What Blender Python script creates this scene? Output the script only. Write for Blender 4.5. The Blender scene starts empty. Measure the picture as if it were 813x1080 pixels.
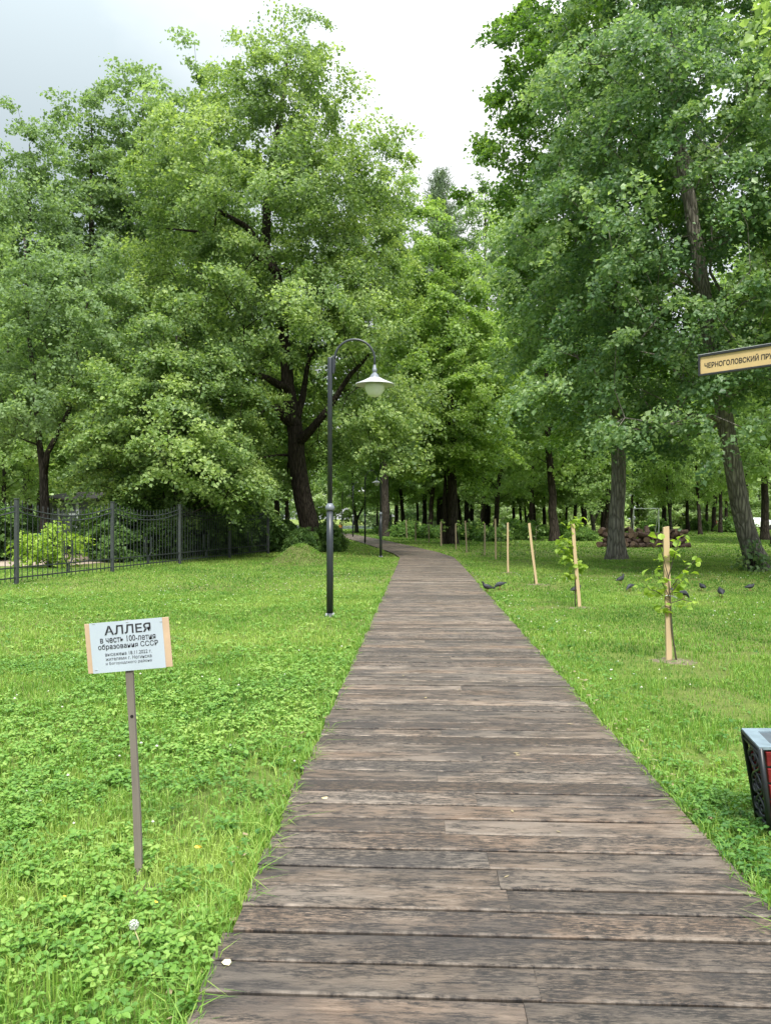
import bpy, math, random
import numpy as np
from mathutils import Vector, Matrix

scene = bpy.context.scene
COL = scene.collection
R = math.radians
random.seed(7)
rng = np.random.default_rng(11)

# ------------------------------------------------------------------ measuring helpers
FPX, HOR, CAMH = 812.0, 546.0, 1.45
def gd(y):                       # photo row of a ground contact -> distance along +Y
    return FPX * CAMH / (y - HOR)
def gx(px, d):                   # photo column at a distance -> X
    return (px - 406.5) * d / FPX
def gz(y, d):
    return CAMH + (HOR - y) * d / FPX
def gp(px, y):
    d = gd(y); return gx(px, d), d

# ------------------------------------------------------------------ object helpers
def tag(o, label=None, cat=None, group=None, kind=None):
    if label: o['label'] = label
    if cat: o['category'] = cat
    if group: o['group'] = group
    if kind: o['kind'] = kind
    return o
def empty(name, loc=(0, 0, 0), rz=0.0, label=None, cat=None, group=None):
    o = bpy.data.objects.new(name, None); COL.objects.link(o)
    o.empty_display_size = .2
    o.location = loc; o.rotation_euler = (0, 0, rz)
    return tag(o, label, cat, group)
def link(name, me, parent=None):
    o = bpy.data.objects.new(name, me); COL.objects.link(o)
    if parent: o.parent = parent
    return o
def dup(root, loc, rz=0.0, sc=None, label=None, group=None):
    r = root.copy(); COL.objects.link(r); r.location = loc; r.rotation_euler = (0, 0, rz)
    if sc is not None: r.scale = sc if hasattr(sc, '__len__') else (sc, sc, sc)
    if label: r['label'] = label
    if group: r['group'] = group
    for ch in list(root.children):
        c = ch.copy(); COL.objects.link(c); c.parent = r
        for g in ch.children:
            d = g.copy(); COL.objects.link(d); d.parent = c
    return r

class MB:
    def __init__(s): s.v = []; s.f = []; s.m = []
    def add(s, vs, fs, mi=0):
        b = len(s.v); s.v += [tuple(v) for v in vs]
        s.f += [tuple(i + b for i in f) for f in fs]; s.m += [mi] * len(fs)
    def hexa(s, bot, top, mi=0):          # 4 bottom + 4 top corners
        s.add(list(bot) + list(top), [(3, 2, 1, 0), (4, 5, 6, 7), (0, 1, 5, 4), (1, 2, 6, 5), (2, 3, 7, 6), (3, 0, 4, 7)], mi)
    def box(s, c, sz, rot=None, mi=0):
        hx, hy, hz = sz[0] / 2, sz[1] / 2, sz[2] / 2
        P = [Vector(p) for p in ((-hx, -hy, -hz), (hx, -hy, -hz), (hx, hy, -hz), (-hx, hy, -hz), (-hx, -hy, hz), (hx, -hy, hz), (hx, hy, hz), (-hx, hy, hz))]
        if rot is not None: P = [rot @ p for p in P]
        P = [p + Vector(c) for p in P]; s.hexa(P[:4], P[4:], mi)
    def tube(s, pts, rad, n=8, cap=True, mi=0, mul=None):
        pts = [Vector(p) for p in pts]; k = len(pts)
        if not hasattr(rad, '__len__'): rad = [rad] * k
        up = None; vs = []
        for i, p in enumerate(pts):
            t = (pts[min(i + 1, k - 1)] - pts[max(i - 1, 0)])
            if t.length < 1e-9: t = Vector((0, 0, 1))
            t.normalize()
            if up is None:
                up = Vector((1, 0, 0)) if abs(t.x) < .9 else Vector((0, 1, 0))
            up = up - t * up.dot(t); up.normalize(); w = t.cross(up)
            for j in range(n):
                a = 2 * math.pi * j / n
                r = rad[i] * (mul(i, a) if mul else 1)
                vs.append(p + (up * math.cos(a) + w * math.sin(a)) * r)
        fs = [(i * n + j, i * n + (j + 1) % n, (i + 1) * n + (j + 1) % n, (i + 1) * n + j) for i in range(k - 1) for j in range(n)]
        if cap: fs += [tuple(range(n))[::-1], tuple((k - 1) * n + j for j in range(n))]
        s.add(vs, fs, mi)
    def lathe(s, prof, o=(0, 0, 0), n=16, mi=0):
        vs = []; k = len(prof)
        for r, z in prof:
            for j in range(n):
                a = 2 * math.pi * j / n
                vs.append((o[0] + r * math.cos(a), o[1] + r * math.sin(a), o[2] + z))
        fs = [(i * n + j, i * n + (j + 1) % n, (i + 1) * n + (j + 1) % n, (i + 1) * n + j) for i in range(k - 1) for j in range(n)]
        fs += [tuple(range(n))[::-1], tuple((k - 1) * n + j for j in range(n))]
        s.add(vs, fs, mi)
    def mesh(s, name, mats, smooth=False):
        me = bpy.data.meshes.new(name); me.from_pydata(s.v, [], s.f); me.update()
        for m in (mats if isinstance(mats, (list, tuple)) else [mats]): me.materials.append(m)
        me.polygons.foreach_set('material_index', s.m)
        me.polygons.foreach_set('use_smooth', [smooth] * len(s.f))
        return me
    def build(s, name, mats, parent=None, smooth=False, bevel=0):
        o = link(name, s.mesh(name, mats, smooth), parent)
        if bevel:
            b = o.modifiers.new('bevel', 'BEVEL'); b.width = bevel; b.segments = 2; b.limit_method = 'ANGLE'
        return o

def np_mesh(name, verts, corners, k, mat, tint=None, smooth=False, tint2=None):
    """corners: flat int array; every face has k corners"""
    me = bpy.data.meshes.new(name)
    nv = len(verts); nl = len(corners); nf = nl // k
    me.vertices.add(nv); me.vertices.foreach_set('co', np.ascontiguousarray(verts, np.float32).ravel())
    me.loops.add(nl); me.loops.foreach_set('vertex_index', np.ascontiguousarray(corners, np.int32))
    me.polygons.add(nf); me.polygons.foreach_set('loop_start', np.arange(0, nl, k, dtype=np.int32))
    me.update(calc_edges=True)
    me.polygons.foreach_set('use_smooth', np.full(nf, smooth))
    for nm, tt in (('tint', tint), ('glow', tint2)):
        if tt is not None:
            a = me.attributes.new(nm, 'FLOAT', 'FACE'); a.data.foreach_set('value', np.ascontiguousarray(tt, np.float32))
    me.materials.append(mat)
    return me

# smooth 2-D value noise for numpy
_G = np.random.default_rng(5).random((256, 256))
def vnoise(x, y, s):
    x = np.asarray(x) / s + 1000.3; y = np.asarray(y) / s + 1000.7
    xi = np.floor(x).astype(int); yi = np.floor(y).astype(int); fx = x - xi; fy = y - yi
    fx = fx * fx * (3 - 2 * fx); fy = fy * fy * (3 - 2 * fy)
    g = lambda a, b: _G[a % 256, b % 256]
    return (g(xi, yi) * (1 - fx) + g(xi + 1, yi) * fx) * (1 - fy) + (g(xi, yi + 1) * (1 - fx) + g(xi + 1, yi + 1) * fx) * fy

# ------------------------------------------------------------------ materials
def newmat(name):
    m = bpy.data.materials.new(name); m.use_nodes = True
    nt = m.node_tree; nt.nodes.clear()
    out = nt.nodes.new('ShaderNodeOutputMaterial')
    return m, nt, out
def N(nt, t, **kw):
    n = nt.nodes.new(t)
    for k, v in kw.items():
        if k in n.inputs: n.inputs[k].default_value = v
        else: setattr(n, k, v)
    return n
def ramp(nt, fac, stops):
    r = nt.nodes.new('ShaderNodeValToRGB'); e = r.color_ramp.elements
    while len(e) < len(stops): e.new(.5)
    for el, (p, c) in zip(e, stops):
        el.position = p; el.color = (*c, 1) if len(c) == 3 else c
    nt.links.new(fac, r.inputs[0]); return r.outputs[0]
def mixc(nt, fac, a, b, mode='MIX'):
    m = nt.nodes.new('ShaderNodeMix'); m.data_type = 'RGBA'; m.blend_type = mode
    for i, x in ((0, fac), (6, a), (7, b)):
        if hasattr(x, 'is_linked') or hasattr(x, 'links'): nt.links.new(x, m.inputs[i])
        else: m.inputs[i].default_value = x if i == 0 else (*x, 1)
    return m.outputs[2]
def noise(nt, vec, scale, detail=3, rough=.55):
    n = N(nt, 'ShaderNodeTexNoise'); n.inputs['Scale'].default_value = scale
    n.inputs['Detail'].default_value = detail; n.inputs['Roughness'].default_value = rough
    if vec is not None: nt.links.new(vec, n.inputs['Vector'])
    return n.outputs['Fac']
def mapping(nt, src, scale=(1, 1, 1)):
    mp = N(nt, 'ShaderNodeMapping'); mp.inputs['Scale'].default_value = scale
    nt.links.new(src, mp.inputs['Vector']); return mp.outputs[0]
def bump(nt, h, strength=.5, dist=.02):
    b = N(nt, 'ShaderNodeBump'); b.inputs['Strength'].default_value = strength; b.inputs['Distance'].default_value = dist
    nt.links.new(h, b.inputs['Height']); return b.outputs[0]
def mathn(nt, op, a, b=None, clamp=False):
    m = N(nt, 'ShaderNodeMath'); m.operation = op; m.use_clamp = clamp
    for i, x in ((0, a), (1, b)):
        if x is None: continue
        if hasattr(x, 'links'): nt.links.new(x, m.inputs[i])
        else: m.inputs[i].default_value = x
    return m.outputs[0]

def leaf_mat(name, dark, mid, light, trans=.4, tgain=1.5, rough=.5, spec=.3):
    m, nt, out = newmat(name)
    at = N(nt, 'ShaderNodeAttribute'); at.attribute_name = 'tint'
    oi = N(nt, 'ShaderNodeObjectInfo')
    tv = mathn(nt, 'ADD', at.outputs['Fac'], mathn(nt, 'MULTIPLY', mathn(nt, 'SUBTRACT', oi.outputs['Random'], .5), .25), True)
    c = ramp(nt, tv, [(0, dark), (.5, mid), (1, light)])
    p = N(nt, 'ShaderNodeBsdfPrincipled'); p.inputs['Roughness'].default_value = rough
    p.inputs['Specular IOR Level'].default_value = spec
    nt.links.new(c, p.inputs['Base Color'])
    t = N(nt, 'ShaderNodeBsdfTranslucent')
    tc = mixc(nt, 1.0, c, (tgain * 1.1, tgain * 1.1, tgain * .55), 'MULTIPLY'); nt.links.new(tc, t.inputs['Color'])
    mx = N(nt, 'ShaderNodeMixShader'); mx.inputs[0].default_value = trans
    nt.links.new(p.outputs[0], mx.inputs[1]); nt.links.new(t.outputs[0], mx.inputs[2])
    nt.links.new(mx.outputs[0], out.inputs[0]); return m

def bark_mat(name, a, b, c, sc=1.0, bs=.9):
    m, nt, out = newmat(name)
    tc = N(nt, 'ShaderNodeTexCoord'); v = mapping(nt, tc.outputs['Object'], (sc * 9, sc * 9, sc * 1.6))
    n1 = noise(nt, v, 1.6, 5, .65)
    n2 = noise(nt, tc.outputs['Object'], .9, 3)
    vo = N(nt, 'ShaderNodeTexVoronoi'); vo.feature = 'DISTANCE_TO_EDGE'; vo.inputs['Scale'].default_value = 1.3
    nt.links.new(v, vo.inputs['Vector'])
    cr = ramp(nt, vo.outputs['Distance'], [(0, (0, 0, 0)), (.22, (1, 1, 1))])
    col = ramp(nt, n1, [(.25, a), (.5, b), (.75, c)])
    col = mixc(nt, mathn(nt, 'MULTIPLY', n2, .5), col, tuple(x * .5 for x in b))
    col = mixc(nt, .55, col, cr, 'MULTIPLY')
    p = N(nt, 'ShaderNodeBsdfPrincipled'); p.inputs['Roughness'].default_value = .9; p.inputs['Specular IOR Level'].default_value = .15
    nt.links.new(col, p.inputs['Base Color'])
    h = mathn(nt, 'ADD', n1, cr); nt.links.new(bump(nt, h, bs, .04), p.inputs['Normal'])
    nt.links.new(p.outputs[0], out.inputs[0]); return m

def plain(name, col, rough=.5, metal=0., var=.25, vs=8., spec=.4, bs=.0, stretch=(1, 1, 1)):
    m, nt, out = newmat(name)
    tc = N(nt, 'ShaderNodeTexCoord'); n1 = noise(nt, mapping(nt, tc.outputs['Object'], stretch), vs, 5, .6)
    c = ramp(nt, n1, [(.25, tuple(x * (1 - var) for x in col)), (.75, tuple(min(1, x * (1 + var)) for x in col))])
    p = N(nt, 'ShaderNodeBsdfPrincipled'); p.inputs['Roughness'].default_value = rough
    p.inputs['Metallic'].default_value = metal; p.inputs['Specular IOR Level'].default_value = spec
    nt.links.new(c, p.inputs['Base Color'])
    if bs: nt.links.new(bump(nt, n1, bs, .01), p.inputs['Normal'])
    nt.links.new(p.outputs[0], out.inputs[0]); return m

# leaves (albedo; the far ones also carry painted haze)
L_hero = leaf_mat('leaf_linden', (.055, .105, .036), (.155, .245, .078), (.37, .475, .165), trans=.42, spec=.4)
L_right = leaf_mat('leaf_linden_deep', (.07, .145, .07), (.16, .265, .115), (.34, .45, .21), trans=.44, rough=.42, spec=.5)
L_maple = leaf_mat('leaf_maple', (.06, .135, .032), (.14, .245, .05), (.26, .38, .08), trans=.5)
L_wood = leaf_mat('leaf_wood', (.13, .21, .09), (.235, .35, .135), (.38, .50, .20), trans=.48)
L_tall = leaf_mat('leaf_tall', (.11, .175, .085), (.185, .28, .125), (.30, .41, .18), trans=.44)
L_fresh = leaf_mat('leaf_fresh', (.10, .18, .05), (.24, .36, .095), (.42, .53, .17), trans=.46, spec=.4)
L_haze = leaf_mat('leaf_far_haze', (.25, .34, .19), (.34, .44, .25), (.44, .53, .32), trans=.45, spec=.1)  # distance haze mixed into the leaf colour
L_bush = leaf_mat('leaf_bush', (.05, .11, .035), (.10, .185, .05), (.19, .30, .085), trans=.44)
L_under = leaf_mat('leaf_under', (.06, .13, .035), (.12, .225, .055), (.22, .34, .09), trans=.44)
L_young = leaf_mat('leaf_young', (.16, .27, .035), (.25, .37, .05), (.36, .48, .09))
L_pine = leaf_mat('needle', (.10, .15, .10), (.15, .21, .13), (.21, .28, .17), trans=.15)
L_grass = leaf_mat('grass_blade', (.065, .16, .028), (.155, .305, .046), (.34, .455, .11), trans=.35, tgain=1.2, rough=.45, spec=.3)
L_weed = leaf_mat('weed_leaf', (.06, .165, .034), (.16, .315, .052), (.33, .455, .11), trans=.35, tgain=1.2, rough=.45, spec=.35)
B_dark = bark_mat('bark_dark', (.022, .018, .015), (.058, .047, .038), (.115, .096, .08))
B_grey = bark_mat('bark_grey', (.15, .135, .118), (.31, .283, .25), (.46, .43, .385))
B_mid = bark_mat('bark_mid', (.035, .03, .026), (.075, .064, .054), (.14, .122, .105))
B_haze = bark_mat('bark_far_haze', (.045, .042, .037), (.085, .078, .068), (.14, .13, .115))  # bark lightened to paint in distance haze
B_twig = plain('twig', (.07, .06, .04), .8)

# ------------------------------------------------------------------ the tree grower
def grow(seed, trunk, env, n_att, n_leaf, size, padr=(.9, .28), droop=.35, mindist=.75, limbs=(), outer=.45,
         up_w=.6, out_w=.5, rnd_w=.6, lobe=.28, tipr=.012, light_top=.25, min_node=0., flare=1.5, sub=8, side=10, avoid=(), extra=()):
    """trunk/limbs: polylines (x,y,z,r); env: (z, R, cx, cy) silhouette; returns wood MB, leaf verts, tints"""
    rg = np.random.default_rng(seed); rd = random.Random(seed)
    nodes, parent, rad, plen = [], [], [], []
    chains = []
    def addchain(pts, par, rr):
        ids = []
        for i, p in enumerate(pts):
            nodes.append(np.array(p, float)); parent.append(par); rad.append(rr[i] if rr is not None else 0.)
            plen.append(0 if par < 0 else plen[par] + np.linalg.norm(nodes[-1] - nodes[par]))
            par = len(nodes) - 1; ids.append(par)
        return ids
    def refine(pl, step):
        out = [pl[0]]
        for a, b in zip(pl[:-1], pl[1:]):
            L = math.dist(a[:3], b[:3]); n = max(1, int(L / step))
            for i in range(1, n + 1):
                t = i / n; q = [a[k] + (b[k] - a[k]) * t for k in range(4)]
                if 0 < i < n:
                    q[0] += rd.gauss(0, .04 * step); q[1] += rd.gauss(0, .04 * step)
                out.append(q)
        return out
    tp = refine(trunk, .6)
    tid = addchain([p[:3] for p in tp], -1, [p[3] for p in tp]); chains.append((-1, tid, True))
    for lb in limbs:
        lp = refine(lb, .5); P0 = np.array(lp[0][:3])
        par = int(np.argmin([np.linalg.norm(n - P0) for n in nodes]))
        ids = addchain([p[:3] for p in lp], par, [p[3] for p in lp]); chains.append((par, ids, True))
    # attractors inside the silhouette
    ez = np.array([e[0] for e in env]); eR = np.array([e[1] for e in env]); ecx = np.array([e[2] if len(e) > 2 else 0 for e in env]); ecy = np.array([e[3] if len(e) > 3 else 0 for e in env])
    zz = np.linspace(ez[0], ez[-1], 200); w = np.interp(zz, ez, eR) ** 1.6 + .05; w /= w.sum()
    ph = rg.random(8) * 6.28
    P = []; tries = 0
    while len(P) < n_att and tries < n_att * 30:
        tries += 1
        z = float(rg.choice(zz, p=w)) + rg.normal(0, .1); th = rg.random() * 6.2832
        Rr = np.interp(z, ez, eR)
        lob = 1 + lobe * (math.sin(3 * th + ph[0] + z * .5) * .4 + math.sin(5 * th + ph[1] - z * .9) * .35 + math.sin(2 * th + ph[2] + z * 1.3) * .45)
        rr = Rr * lob * rg.random() ** outer
        p = np.array([np.interp(z, ez, ecx) + rr * math.cos(th), np.interp(z, ez, ecy) + rr * math.sin(th), z])
        if any(a[0] < p[0] < a[1] and a[2] < p[2] < a[3] and p[1] < a[4] for a in avoid): continue
        if P and mindist > 0 and np.min(np.linalg.norm((np.array(P) - p) * (1, 1, 1.5), axis=1)) < mindist: continue
        P.append(p)
    P += [np.array(e, float) for e in extra]
    P = np.array(P)
    ax = lambda z: np.array([np.interp(z, ez, ecx), np.interp(z, ez, ecy), 0])
    order = np.argsort([np.linalg.norm((p - ax(p[2]))[:2]) + .15 * p[2] for p in P])
    ok0 = None
    for k in order:
        p = P[k]; A = np.array(nodes); dv = p - A
        hd = np.linalg.norm(dv[:, :2], axis=1); ds = np.linalg.norm(dv, axis=1)
        cost = ds + .9 * np.maximum(0, A[:, 2] - (p[2] - .3 * hd)) + .14 * np.array(plen) + 50 * (A[:, 2] < min_node)
        j = int(np.argmin(cost)); a = nodes[j]; L = ds[j]
        n = max(1, int(L / .6)); pts = []
        sagd = rd.uniform(.06, .2) * L; sx, sy = rd.gauss(0, .08) * L, rd.gauss(0, .08) * L
        for i in range(1, n + 1):
            t = i / n; q = a + (p - a) * t; b = 4 * t * (1 - t)
            pts.append(q + np.array([sx * b + (rd.gauss(0, .05) if i < n else 0), sy * b + (rd.gauss(0, .05) if i < n else 0), sagd * b]))
        ids = addchain(pts, j, None); chains.append((j, ids, False))
    acc = np.zeros(len(nodes)); kids = np.zeros(len(nodes), int)
    for q in parent:
        if q >= 0: kids[q] += 1
    for i in range(len(nodes) - 1, -1, -1):
        if rad[i] == 0: rad[i] = max(tipr, acc[i] ** (1 / 2.3))
        if parent[i] >= 0: acc[parent[i]] += rad[i] ** 2.3 if i not in tid else 0
    # cap child radius by parent
    for i in range(len(nodes)):
        if parent[i] >= 0: rad[i] = min(rad[i], rad[parent[i]] * (1.0 if i in tid else .85))
    mb = MB(); z0 = nodes[0][2]; rp = [rd.random() * 6.28 for _ in range(3)]
    for par, ids, main in chains:
        pts = [nodes[i] for i in ids]; rr = [rad[i] for i in ids]
        if par >= 0: pts = [nodes[par]] + pts; rr = [min(rad[par] * .8, rr[0] * 1.3)] + rr
        if main and par < 0:
            zs = [p[2] - z0 for p in pts]
            def mul(i, a, zs=zs):
                f = math.exp(-zs[i] / .38)
                return 1 + (flare - 1) * f * (1 + .35 * math.sin(4 * a + rp[0]) + .2 * math.sin(7 * a + rp[1])) + .05 * math.sin(3 * a + rp[2] + zs[i])
            pts = [pts[0] - np.array([0, 0, .25])] + [pts[0], pts[0] + (pts[1] - pts[0]) * .25, pts[0] + (pts[1] - pts[0]) * .6] + pts[1:]
            rr = [rr[0], rr[0], rr[0], rr[0]] + rr[1:]
            zs[:] = [0, 0, zs[1] * .25, zs[1] * .6] + zs[1:]
            mb.tube(pts, rr, side + 4, True, 0, mul)
        else:
            mb.tube(pts, rr, side if main else (6 if rr[0] > .05 else 4), False)
    # dead bare twigs
    # leaves: pads around attractors and along the last stretch of their branch
    pads = [(P[k], 1.0) for k in range(len(P))]
    m = len(pads); per = max(4, n_leaf // m)
    C = np.array([p for p, _ in pads])
    Ax = np.stack([np.interp(C[:, 2], ez, ecx), np.interp(C[:, 2], ez, ecy)], 1)
    O = C[:, :2] - Ax; rel = np.linalg.norm(O, axis=1); O = O / (rel[:, None] + 1e-6)
    relr = np.clip(rel / (np.interp(C[:, 2], ez, eR) + .01), 0, 1.2)
    scl = rg.uniform(.65, 1.3, m)
    o3 = np.concatenate([O, np.zeros((m, 1))], 1); s3 = np.stack([-O[:, 1], O[:, 0], np.zeros(m)], 1)
    tw = rg.normal(0, 1, (m, sub, 3)); tw /= np.linalg.norm(tw, axis=2, keepdims=True) + 1e-6
    tw *= rg.random((m, sub, 1)) ** .5
    idx_p = np.repeat(np.arange(m), per); idx_t = rg.integers(0, sub, m * per)
    t = tw[idx_p, idx_t]; g = rg.normal(0, 1, (m * per, 3))
    rx, rz = padr
    uo = (t[:, 0] * rx + g[:, 0] * rx * .22) * scl[idx_p]; us = (t[:, 1] * rx + g[:, 1] * rx * .22) * scl[idx_p]
    uz = (t[:, 2] * rz + g[:, 2] * rz * .35) * scl[idx_p]
    rr2 = np.sqrt(uo ** 2 + us ** 2) / rx
    uz -= droop * rx * (.5 * rr2 ** 2 + .35 * uo / rx * relr[idx_p])
    tl = rg.normal(0, .38, (m, 2)); uz += tl[idx_p, 0] * uo + tl[idx_p, 1] * us
    pos = C[idx_p] + o3[idx_p] * uo[:, None] + s3[idx_p] * us[:, None]; pos[:, 2] += uz
    n = m * per
    nrm = np.array([0, 0, 1.]) * up_w + o3[idx_p] * (out_w * (.3 + .7 * relr[idx_p]))[:, None] + rg.normal(0, rnd_w, (n, 3))
    nrm /= np.linalg.norm(nrm, axis=1, keepdims=True) + 1e-6
    d = rg.normal(0, 1, (n, 3)) + o3[idx_p] * .6 + np.array([0, 0, -.5]); d -= nrm * np.sum(d * nrm, 1, keepdims=True)
    d /= np.linalg.norm(d, axis=1, keepdims=True) + 1e-6; sd = np.cross(nrm, d)
    L = size * np.clip(rg.lognormal(-.05, .32, n), .4, 1.8)[:, None]; W = L * .86
    v = np.empty((n, 4, 3))
    fold = nrm * L * .10
    v[:, 0] = pos; v[:, 1] = pos + d * L * .42 + sd * W * .5 + fold; v[:, 2] = pos + d * L; v[:, 3] = pos + d * L * .42 - sd * W * .5 + fold
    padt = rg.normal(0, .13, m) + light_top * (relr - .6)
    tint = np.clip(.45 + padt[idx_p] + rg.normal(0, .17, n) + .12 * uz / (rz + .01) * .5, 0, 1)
    return mb, v.reshape(-1, 3), tint

def make_tree(name, label, cat, loc, wood_m, leaf_m, group=None, rz=0., **kw):
    mb, v, tint = grow(**kw)
    root = empty(name, loc, rz, label, cat, group)
    mb.build('trunk', wood_m, root, True)
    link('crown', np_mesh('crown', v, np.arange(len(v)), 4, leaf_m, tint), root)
    return root

#@@SETTING
# ------------------------------------------------------------------ path geometry
PC = [(-3, -.1311 + .308), (0, .308), (12, .308 + .0437 * 12), (24, .308 + .0437 * 24), (27.5, 1.47), (31, 1.22), (34.5, .80), (38.5, .30), (46.5, -.80), (58, -2.5), (70, -4.55), (84, -7.2)]
PCy = np.array([p[0] for p in PC], float); PCx = np.array([p[1] for p in PC], float)
HW = .953
def path_cx(y): return np.interp(y, PCy, PCx)
def path_slope(y): return (path_cx(y + .6) - path_cx(y - .6)) / 1.2
def path_dist(x, y):          # signed distance outside the boardwalk edge
    return np.abs(x - path_cx(y)) / np.sqrt(1 + path_slope(y) ** 2) - HW

def mound_h(x, y):
    mx, my = gx(317, 24.), 24.2
    r2 = ((x - mx) / .95) ** 2 + ((y - my) / .9) ** 2
    return .62 * np.exp(-r2 * 1.6)

# ------------------------------------------------------------------ ground sheet
def ground_mat():
    m, nt, out = newmat('soil_and_turf')
    tc = N(nt, 'ShaderNodeTexCoord'); v = tc.outputs['Object']
    n1 = noise(nt, v, .35, 4); n2 = noise(nt, v, 9, 5, .7); n3 = noise(nt, v, 60, 3, .7)
    g = ramp(nt, n2, [(.3, (.09, .16, .028)), (.5, (.16, .26, .040)), (.72, (.25, .34, .06))])
    br = ramp(nt, n3, [(.3, (.085, .085, .032)), (.7, (.23, .215, .10))])
    f = mathn(nt, 'MULTIPLY', ramp(nt, n1, [(.42, (0, 0, 0)), (.68, (1, 1, 1))]), .55)
    c = mixc(nt, f, g, br)
    c = mixc(nt, .35, c, br)
    p = N(nt, 'ShaderNodeBsdfPrincipled'); p.inputs['Roughness'].default_value = .95; p.inputs['Specular IOR Level'].default_value = .1
    nt.links.new(c, p.inputs['Base Color'])
    nt.links.new(bump(nt, mathn(nt, 'ADD', n2, n3), .8, .05), p.inputs['Normal'])
    nt.links.new(p.outputs[0], out.inputs[0]); return m
M_ground = ground_mat()
gb = MB()
ys = list(np.linspace(-6, 40, 60)) + [50, 65, 80, 100, 140, 220, 400, 700]
xs = [-600, -300, -150, -80, -50, -35] + list(np.linspace(-26, 26, 66)) + [35, 50, 80, 150, 300, 600]
vs = [(x, y, 0) for y in ys for x in xs]; W = len(xs)
gb.add(vs, [(j * W + i, j * W + i + 1, (j + 1) * W + i + 1, (j + 1) * W + i) for j in range(len(ys) - 1) for i in range(W - 1)])
tag(gb.build('ground', M_ground), 'green lawn and park ground on both sides of the boardwalk', 'ground', kind='structure')

# the heap of dry mown grass in front of the old linden
def mound_mat():
    m, nt, out = newmat('dry_mowings')
    tc = N(nt, 'ShaderNodeTexCoord'); v = tc.outputs['Object']
    n2 = noise(nt, v, 14, 5, .7); n1 = noise(nt, v, 2.2, 3)
    c = mixc(nt, n1, ramp(nt, n2, [(.3, (.05, .055, .02)), (.7, (.17, .17, .07))]), ramp(nt, n2, [(.3, (.07, .10, .025)), (.7, (.17, .22, .06))]))
    p = N(nt, 'ShaderNodeBsdfPrincipled'); p.inputs['Roughness'].default_value = .95; p.inputs['Specular IOR Level'].default_value = .1
    nt.links.new(c, p.inputs['Base Color']); nt.links.new(bump(nt, n2, 1, .08), p.inputs['Normal'])
    nt.links.new(p.outputs[0], out.inputs[0]); return m
mx0, my0 = gx(317, 24.), 24.2
mb = MB(); nr, na = 14, 40; vs = [(0, 0, float(mound_h(mx0, my0)))]
for i in range(1, nr + 1):
    for j in range(na):
        a = 2 * math.pi * j / na; r = 1.55 * i / nr
        x, y = mx0 + r * math.cos(a), my0 + r * math.sin(a)
        z = float(mound_h(x, y)) * (1 + .25 * (vnoise(x, y, .22) - .5)) + .04 * (vnoise(x, y, .09) - .5) - .012
        vs.append((x - mx0, y - my0, z if i < nr else -.03))
fs = [(0, 1 + j, 1 + (j + 1) % na) for j in range(na)]
fs += [(1 + (i - 1) * na + j, 1 + i * na + j, 1 + i * na + (j + 1) % na, 1 + (i - 1) * na + (j + 1) % na) for i in range(1, nr) for j in range(na)]
mb.add(vs, fs)
o = mb.build('mound', mound_mat(), None, True); o.location = (mx0, my0, 0)
tag(o, 'low mound of dry mown grass in front of the old linden', 'mound', kind='structure')

# sandy track behind the fence and the pond far off
M_sand = plain('sand', (.36, .29, .23), .95, 0, .3, 3, .1, .4)
sp = MB(); xy = [(-22, 22), (-14, 22.3), (-9.6, 23.4), (-8.6, 26), (-9.4, 30.5), (-12, 33), (-22, 34)]
sp.add([(x, y, .006) for x, y in xy], [tuple(range(len(xy)))])
tag(sp.build('sandy_path', M_sand), 'pale sandy track beyond the iron fence', 'track', kind='structure')
def water_mat():
    m, nt, out = newmat('pond_surface')
    tc = N(nt, 'ShaderNodeTexCoord'); n1 = noise(nt, mapping(nt, tc.outputs['Object'], (.4, 1.4, 1)), 1.2, 3)
    p = N(nt, 'ShaderNodeBsdfPrincipled'); p.inputs['Base Color'].default_value = (.10, .14, .14, 1); p.inputs['Roughness'].default_value = .12
    p.inputs['Specular IOR Level'].default_value = .8
    nt.links.new(bump(nt, n1, .08, .05), p.inputs['Normal']); nt.links.new(p.outputs[0], out.inputs[0]); return m
wp = MB(); xy = [(-60, 104), (-30, 99), (-12, 98), (2, 101), (12, 108), (14, 124), (0, 138), (-30, 142), (-62, 136)]
wp.add([(x, y, .008) for x, y in xy], [tuple(range(len(xy)))])
tag(wp.build('water', water_mat()), 'pale strip of pond water far behind the trunks', 'pond', kind='structure')

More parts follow.
